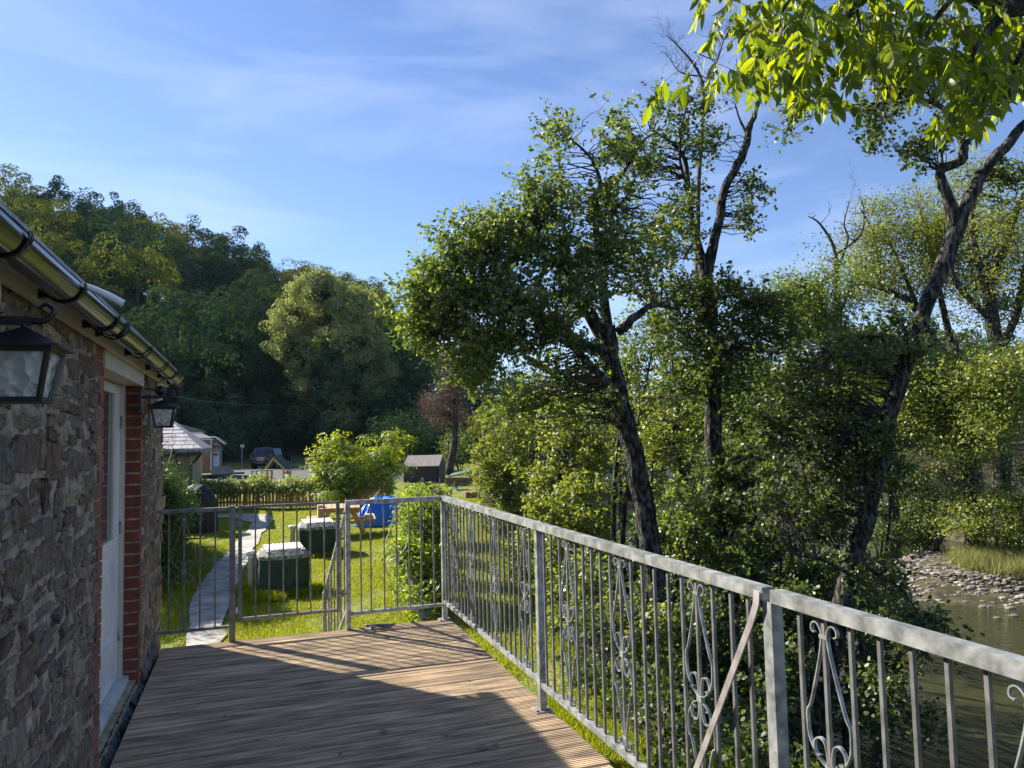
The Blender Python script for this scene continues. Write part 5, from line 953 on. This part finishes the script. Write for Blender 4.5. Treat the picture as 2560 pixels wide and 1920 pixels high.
# brown dead tree behind the shed
c = at(1120, 1000, 45); b = c.copy(); b[2] = gz(b[0], b[1])
plant('dead_conifer', 'reddish brown dead conifer behind the garden shed', 'tree', b, [([b, at(1135, 1100, 45), at(1140, 980, 45), at(1150, 860, 45)], [.25, .2, .12, .04])], [B(1120, 1010, 45, 70, 55, 1.8, 130), B(1145, 920, 45, 40, 70, 1.2, 70)], .20, .12, 60, .42, M['dead'], 61, hexa=False, twig=.03, droop=.5)
bush('dark_shrub', 'dark shrub mass behind the shed roof', 'shrub', 1010, 1090, 50, 60, 60, 2, 130, M['hill1'], 62, leaf=.2, lpc=30, cr=.5, hexa=False)
bush('dark_shrub', 'leafy grey green shrub between the dead conifer and the hornbeam bush', 'shrub', 1150, 1110, 47, 45, 60, 1.6, 130, M['alder_d'], 63, leaf=.15, lpc=26, cr=.4, hexa=False)
# ------------------------------------------------------------------ garden shrubs
wp = at(905, 1170, 28); wp[2] = gz(wp[0], wp[1])
W_ = plant('wisteria_bush', 'big rounded wisteria bush with bright arching shoots beside the picket fence', 'bush', wp, [([wp, at(900, 1240, 28), at(880, 1170, 28)], [.10, .07, .03]), ([wp, at(930, 1200, 28), at(960, 1150, 28)], [.08, .05, .02]),
    (px([(960, 1160), (985, 1110), (985, 1082)], 28), [.02, .012, .006]), (px([(860, 1130), (870, 1100), (900, 1090)], 28), [.02, .012, .006]), (px([(985, 1130), (1010, 1100), (1035, 1108)], 28), [.02, .012, .006]), (px([(820, 1150), (800, 1115), (775, 1118)], 28), [.015, .01, .005])],
    [B(905, 1185, 28, 118, 65, 1.6, 520), B(850, 1130, 27.6, 60, 32, 1.0, 90), B(970, 1135, 27.6, 55, 32, .9, 80), B(985, 1090, 27.6, 22, 18, .3, 16), B(860, 1100, 27.6, 45, 14, .3, 18), B(1010, 1108, 27.6, 24, 16, .3, 14), B(800, 1180, 27.6, 22, 45, .7, 50), B(830, 1235, 27, 40, 22, .6, 50), B(915, 1095, 27.6, 22, 14, .3, 10)],
    .17, .30, 15, .17, M['wist'], 71, hexa=False, form=True, up=.9, crown='foliage', stem='stems')
c = at(1055, 1380, 10.8)
hb = c.copy(); hb[2] = gz(hb[0], hb[1])-.05
plant('laurel_hedge', 'bright glossy leafy hedge column in front of the corner post', 'hedge', hb, [([hb, at(1060, 1450, 10.8), at(1060, 1330, 10.8)], [.05, .035, .02]), ([hb, at(1080, 1440, 11.3), at(1085, 1300, 11.8)], [.05, .035, .02])],
    [B(1060, 1300, 11.6, 55, 75, .5, 190), B(1050, 1400, 10.9, 62, 75, .45, 210), B(1065, 1490, 10.5, 55, 55, .4, 60), B(1085, 1260, 13.5, 45, 40, .8, 90), B(1095, 1400, 11.6, 40, 110, .6, 120)], .085, .36, 12, .10, M['laurel'], 72, up=.4, crown='foliage', stem='stems')
for q_, r_, k_, lb_ in (((2.42, 11.6, -.1), (.36, .80, .8), 230, 'second laurel clump of the leafy hedge behind the corner post'), ((2.80, 13.4, -.15), (.38, .75, .9), 220, 'middle laurel clump of the hedge along the shaded grass strip'), ((3.25, 15.5, -.2), (.40, .72, 1.0), 200, 'farther laurel clump of the hedge along the shaded grass strip'), ((3.8, 17.8, -.25), (.40, .65, 1.1), 170, 'farthest laurel clump of the hedge near the brown planter')):
    q_ = np.array(q_); b_ = np.array([q_[0], q_[1], gz(q_[0], q_[1])]); plant('laurel_hedge', lb_, 'hedge', b_, [([b_, b_*.5+q_*.5, q_+[0, 0, .2]], [.04, .03, .01])], [(q_, r_, k_)], .085, .36, 13, .12, M['laurel'], 730+k_, up=.4, crown='foliage', stem='stems', twig=.005)
for q_, r_, k_, lb_ in (((2.95, 5.2, -.65), (.35, .30, .8), 90, 'added low dark bramble in place of shaded grass below the second railing section'), ((2.9, 3.6, -.6), (.35, .35, .8), 90, 'added low dark bramble in place of shaded grass below the diagonal brace'), ((3.25, 7.2, -.6), (.32, .35, .9), 90, 'added low dark bramble in place of shaded grass below the middle railing post')):  # added dark plants standing in for shade on the grass strip
    q_ = np.array(q_); b_ = np.array([q_[0], q_[1], gz(q_[0], q_[1])]); plant('bramble', lb_, 'bramble', b_, [([b_, b_*.5+q_*.5, q_+[0, 0, .2]], [.02, .015, .005])], [(q_, r_, k_)], .055, .6, 20, .12, M['alder_d'], 760+k_, up=.4, crown='foliage', stem='stems', twig=.004, sprig=True)
bush('laurel_hedge', 'clipped hedge top rising left of the shed front', 'hedge', 1060, 1236, 18, 36, 20, 1.0, 90, M['laurel'], 74, leaf=.10, aspect=.4, lpc=14, cr=.14)
cb_ = atY(428, 1240, 17.0); cbb = np.array([-2.1, 15.5, gz(-2.1, 15.5)])
plant('clipped_conifer', 'tall dark clipped conifer beside the house corner with sunlit top', 'conifer', cbb, [([cbb, cbb+[0, 0, 1.2], cbb+[0, 0, 2.2]], [.08, .06, .02])], [(np.array(q_), r_, k_) for q_, r_, k_ in (((-1.55, 14.0, .25), (.40, 1.15, 1.0), 420), ((-1.72, 16.2, .12), (.48, 1.1, 1.2), 480), ((-1.95, 18.6, -.1), (.50, .85, 1.3), 320), ((-2.2, 20.6, -.2), (.48, .7, 1.0), 250), ((-3.0, 15.2, .8), (.9, 1.75, 3.4), 520))], .06, .35, 46, .11, M['yew'], 75, hexa=False, shell=.7, crown='foliage', flat=1)
# ivy along the fence top: one long plant
A = Acc(); pts = []; rr = np.random.default_rng(76); ib = thing('ivy_hedge', 'pale sunlit ivy growing thick along the top of the picket fence', 'ivy', (.2, 30, gz(.2, 30)))
P, R_ = smoothline([(fx0, fy0+.1, gz(fx0, fy0)+.8), (0, 30.2, gz(0, 30)+.84), (2.2, 28.9, gz(2.2, 28.9)+.82), (fx1, fy1+.1, gz(fx1, fy1)+.85)], [.03]*4); A.tube(P, R_, 5); A.build('stems', M['twig'], ib)
n = 17000; t = rr.uniform(0, 1, n); Cn = np.c_[fx0-.4+(fx1-fx0+.6)*t, fy0+.16+(fy1-fy0)*t, np.zeros(n)]; Cn[:, 2] = -.9+.81+.20*rr.normal(size=n)*(.75+.25*np.sin(t*40))+.05*np.sin(t*23); Cn[:, 1] += rr.normal(0, .22, n); Cn[:, 0] += rr.normal(0, .05, n)
V, F = leaves(rr, Cn, .095, .8, .6, hexa=False); fast_mesh('foliage', V, F, M['ivy'], ib)
# ------------------------------------------------------------------ overhanging ash branch close to the camera
def ash_leaf_pts(rr, p, d, L_, V, F, St):
    """compound leaf: rachis from p along d, drooping, with 9 leaflets"""
    n = 8; q = np.array(p, float); d = np.array(d, float); d /= np.linalg.norm(d); Pn = [q.copy()]
    for k in range(n): d = d+np.array([0, 0, -.16]); d /= np.linalg.norm(d); q = q+d*L_/n; Pn.append(q.copy())
    St.append(Pn); side = np.cross(d, [0, 0, 1.]); side /= np.linalg.norm(side)+1e-9; nb = 3+int(rr.integers(0, 2))
    for k in range(nb+1):
        for s in ((-1, 1) if k < nb else (0,)):
            i = int(round(n*(.35+.6*k/nb))) if k < nb else n; i = min(i, n); b = Pn[i]; ld = d*(.55 if s else 1)+side*s*.75+np.array([0, 0, -.55])+rr.normal(size=3)*.22
            ld /= np.linalg.norm(ld); nr = rr.normal(size=3)+np.array([0, 0, .8]); nr -= ld*(nr@ld); nr /= np.linalg.norm(nr); bt = np.cross(nr, ld); Ls = .078*rr.uniform(.6, 1.3); w_ = Ls*rr.uniform(.15, .21); cv_ = rr.uniform(-.35, .1); tw_ = rr.normal()*.10
            o = len(V)
            for t, hw in ((0, .02), (.12, .45), (.32, .95), (.55, 1.0), (.78, .62), (.92, .22), (1, .0)):
                c = b+ld*Ls*t+nr*Ls*(cv_*t*t)+bt*Ls*tw_*t*t; V += [c-bt*w_*hw+nr*w_*.25*hw, c, c+bt*w_*hw+nr*w_*.25*hw]
            for j in range(6): F += [(o+j*3, o+j*3+1, o+j*3+4, o+j*3+3), (o+j*3+1, o+j*3+2, o+j*3+5, o+j*3+4)]
rr = np.random.default_rng(81)
base = np.array([5.6, 2.2, gz(5.6, 2.2)]); AT = thing('ash_tree', 'overhanging ash with large backlit yellow green leaflets in the top right corner', 'tree', base)
A = Acc(); limbs = [([tuple(base), (5.5, 2.3, 1.5), (5.3, 2.5, 3.2), (4.6, 3.0, 4.3)], [.22, .19, .15, .10])]
Lp = [([(2900, -250), (2700, -60), (2520, 20), (2400, -30), (2260, -60), (2140, 10), (2105, 65)], 3.9, [.10, .07, .05, .04, .034, .03, .024]), ([(2260, -60), (2100, -90), (1990, -20), (1930, 70), (1870, 120)], 3.7, [.03, .02, .012, .007, .004]),
      ([(2520, 20), (2440, 120), (2420, 210), (2400, 280)], 3.6, [.03, .012, .008, .004]), ([(2140, 5), (2150, 70), (2158, 115)], 3.6, [.01, .006, .003]), ([(2000, -60), (1850, -110), (1780, -60)], 3.6, [.012, .008, .004]), ([(2700, -60), (2600, 60), (2540, 160), (2520, 260)], 3.7, [.04, .02, .012, .006]), ([(2400, -30), (2330, 60), (2300, 130)], 3.6, [.02, .01, .005])]
p0_ = at(2900, -250, 3.9); limbs.append(([(4.6, 3.0, 4.3), tuple((np.array([4.6, 3.0, 4.3])+p0_)/2+[0, 0, .1]), tuple(p0_)], [.10, .10, .10]))
for P, R_ in limbs: q, r2 = smoothline(P, R_); A.tube(q, r2, 10)
for P, d, R_ in Lp: q, r2 = smoothline(px(P, d), R_); A.tube(q, r2, 7)
V, F, St = [], [], []
spots = [(1790, -60, 3.6, 45, 40, 5), (1730, -40, 3.6, 25, 20, 2), (1890, 60, 3.6, 90, 70, 20), (1950, 160, 3.6, 100, 70, 30), (1870, 190, 3.5, 60, 40, 10), (2050, 60, 3.7, 100, 70, 24), (2060, 190, 3.6, 90, 60, 22), (2170, 130, 3.7, 90, 70, 20), (2200, 30, 3.9, 100, 60, 22), (2300, 60, 3.9, 110, 80, 28), (2300, 180, 3.8, 80, 50, 12), (2400, 120, 3.9, 110, 90, 34), (2500, 60, 4.0, 90, 90, 34), (2470, 210, 3.7, 90, 60, 18), (2400, 250, 3.6, 50, 40, 8), (2530, 180, 3.9, 50, 80, 18), (2370, 300, 3.5, 20, 12, 3), (2000, -30, 3.8, 120, 50, 16)]
for u_, v_, d_, ru, rv, k in spots:
    for _ in range(int(k*1.3)):
        p = at(u_+rr.normal()*ru*.75, v_-30+rr.normal()*rv*.6, d_+rr.normal()*.25); a = rr.uniform(0, 2*PI); ash_leaf_pts(rr, p, (math.cos(a), math.sin(a), -.25), .17*rr.uniform(.7, 1.2), V, F, St)
B0 = len(A.f)
for s_ in St: A.tube(s_, np.linspace(.0016, .0009, len(s_)), 3, m=1, cap=False)
A.build('trunk', [M['bark'], leafmat('green_stalks', [(.08, .10, .03), (.12, .13, .05)], (1, 1, .8), tfac=.2)], AT)
fast_mesh('leaflets', np.array(V), np.array(F), M['ash'], AT)
# ------------------------------------------------------------------ big tree and the wooded hillside
def bt(u_, v_, ru, rv, rd, k, d=76): return B(u_, v_, d, ru, rv, rd, k)
bb_ = at(818, 1108, 76); bb_[2] = gz(bb_[0], bb_[1])-.3
plant('big_lime_tree', 'big domed tree with sunlit left side standing beyond the car park', 'tree', bb_, [([bb_, at(818, 1030, 76), at(815, 930, 76), at(812, 860, 76), at(820, 780, 76)], [.8, .65, .55, .4, .15]), (px([(815, 940), (770, 880), (740, 820)], 76), [.35, .22, .1]), (px([(815, 920), (870, 850), (900, 780)], 76), [.35, .22, .1]), (px([(818, 990), (880, 930), (930, 900)], 76), [.25, .16, .08])],
    [bt(805, 745, 95, 62, 4.5, 120), bt(880, 775, 75, 60, 4, 75), bt(735, 810, 62, 60, 3.5, 80), bt(720, 870, 45, 45, 3, 40), bt(820, 830, 110, 60, 4.5, 70), bt(900, 860, 75, 65, 4, 130), bt(760, 900, 60, 45, 3, 36), bt(910, 960, 65, 60, 3.5, 45), bt(850, 990, 60, 45, 3, 32), bt(800, 700, 50, 20, 2, 30), bt(960, 900, 40, 60, 2.5, 50), bt(870, 1050, 70, 35, 3, 40), bt(760, 1000, 40, 45, 2.5, 24)],
    .22, .62, 110, .75, M['limeleaf'], 91, hexa=False, twig=.06, shell=.6, form=True, up=.15, lobe=3.5, billow=True)
def hill_tree(seed, kind):
    rr = np.random.default_rng(seed); t = thing('woodland_tree', 'x', 'tree', (0, 0, 0)); A = Acc(); LC = []; OU = []
    if kind == 'pine':
        h = 11; A.tube([(0, 0, -1), (.1, 0, 5), (0, .1, h)], [.28, .2, .05], 6)
        for k in range(34):
            z = rr.uniform(4.5, h); r = (h+1.2-z)/h*3.6+.5; a = rr.uniform(0, 2*PI); rad = r*rr.uniform(.5, 1); p = (rad*math.cos(a), rad*math.sin(a), z-.1*rad); A.tube([(0, 0, z-.3), p], [.06, .02], 4, cap=False); g_ = rr.normal(size=(130, 3)); OU.append(g_*.6+[0, 0, .6]); LC.append(np.array(p)+g_*[.8, .8, .3])
        lm = M['hill3']; lf, asp = .2, .3
    else:
        h = 9.5; A.tube([(0, 0, -1), (.1, .1, 3), (0, .2, 7)], [.32, .26, .12], 6)
        for k in range(74):
            d = rr.normal(size=3); d[2] = abs(d[2])*.95-.4; d /= np.linalg.norm(d); p = np.array([0, 0, 5.4])+d*np.array([3.9, 3.9, 4.1])*rr.uniform(.72, 1.06)*(1+.12*math.sin(seed+3*math.atan2(d[1], d[0])))
            m_ = int(rr.uniform(80, 130)); g_ = rr.normal(size=(m_, 3))+[0, 0, .3]+d*.4; g_ /= np.linalg.norm(g_, axis=1)[:, None]; OU.append(g_*1.0+d*.5); LC.append(p+g_*[1, 1, .75]*rr.uniform(.5, 1.25)*rr.uniform(.82, 1.05, (m_, 1)))
        lm = M['hill2'] if kind == 'bright' else M['hill1']; lf, asp = .25, .75
    A.build('trunk', M['twig'], t); LC = np.vstack(LC); V, F = leaves(rr, LC, lf, asp, .1, hexa=False, out=np.vstack(OU)*1.1); fast_mesh('crown', V, F, lm, t); return t
def _low(o, a, r_):
    x_, y_ = r_*math.sin(math.radians(a)), r_*math.cos(math.radians(a)); o.location = (x_, y_, gz(x_, y_)-4.2)
kinds = ['dark', 'dark', 'dark', 'bright', 'bright', 'pine', 'dark', 'bright']; protos = [[hill_tree(500+i, k), k, False] for i, k in enumerate(kinds)]
LB = {'dark': 'dark green broadleaf tree on the wooded hillside', 'bright': 'yellow green broadleaf tree on the wooded hillside', 'pine': 'grey green pine on the wooded hillside'}
rr = np.random.default_rng(77); cnt = 0
r = 78.0
while r < 172:
    azs = np.arange(-38, 52, math.degrees(7.8/r)); 
    for a in azs:
        a = a+rr.normal()*1.0; rj = r+rr.normal()*2.0
        if a > 12 and (r > 120 or (int(a*3) % 3 == 0)): continue
        x_, y_ = rj*math.sin(math.radians(a)), rj*math.cos(math.radians(a))
        if a > 1.2 and a < 7 and rj < 88: continue
        if -1.5 < a < 6 and rj < 82: continue
        w_ = [.27, .25, .25, .02, .02, .04, .13, .02]  # hill shade put into the colour: dark kinds low, brighter kinds higher up
        if r > 100: w_ = [.17, .16, .15, .14, .10, .12, .10, .06]
        if r > 125: w_ = [.13, .12, .1, .18, .15, .16, .08, .08]
        i = rr.choice(8, p=np.array(w_)/sum(w_)); pr = protos[i]
        if not pr[2]: o = pr[0]; pr[2] = True
        else: o = copy_tree(pr[0])
        s = rr.uniform(.9, 1.5); z_ = gz(x_, y_)-.2
        if a > 9: s *= .8
        o.location = (x_, y_, z_); o.rotation_euler = (0, 0, rr.uniform(0, 6.28)); o.scale = (s, s, s*rr.uniform(.95, 1.2))
        k = pr[1]; tag(o, LB[k]+(' in its lower shaded rows' if r < 100 else ' in its middle rows' if r < 135 else ' near the skyline'), 'tree', 'trees of the wooded hillside'); cnt += 1
    r += 7.8 if r < 110 else 9.0
for k_, (a, r_) in enumerate([(-14+1.75*q, 75+2.5*(q % 3)) for q in range(19)]):
    if 1.5 < a < 4.5: r_ += 12
    o = copy_tree(protos[(0, 1, 2)[k_ % 3]][0]); _low(o, a, r_); s = .8+.12*(k_ % 4); o.scale = (s, s, s); o.rotation_euler = (0, 0, k_*1.1)
    tag(o, 'low dark bushy tree along the foot of the wooded hillside', 'tree', 'bushy trees at the foot of the wood')
# far trees to the right beyond the river closing the view
nf = 0
for (x_, y_, s) in [(44, 40, 1.0), (52, 48, 1.1), (46, 56, 1.0), (40, 66, 1.0), (58, 36, 1.1), (36, 78, 1.0), (60, 60, 1.1), (30, 60, .62), (26, 50, .55), (33, 47, .55), (22, 60, .7), (17, 52, .55), (48, 22, .9), (55, 12, 1.0), (44, 30, .75)]:
    o = copy_tree(protos[[0, 3, 4, 1, 7][nf % 5]][0]); o.location = (x_, y_, gz(x_, y_)-.3); o.scale = (s, s, s); o.rotation_euler = (0, 0, nf*1.3); nf += 1
    tag(o, 'distant broadleaf tree beyond the river on the right', 'tree', 'distant trees beyond the river')

# ------------------------------------------------------------------ air
HZ = Acc(); HZ.box((-1100, -700, -120), (1500, 1800, 140)); hm = bpy.data.materials.new('valley_haze'); hm.use_nodes = True; hm.node_tree.nodes.clear()
ho = hm.node_tree.nodes.new('ShaderNodeOutputMaterial'); hv = hm.node_tree.nodes.new('ShaderNodeVolumePrincipled'); hv.inputs['Color'].default_value = (.5, .72, 1, 1); hv.inputs['Density'].default_value = .00007; hv.inputs['Anisotropy'].default_value = .2
hm.node_tree.links.new(hv.outputs[0], ho.inputs['Volume']); o = HZ.build('haze', hm); o['kind'] = 'stuff'; tag(o, 'thin bluish morning haze filling the valley air', 'haze')
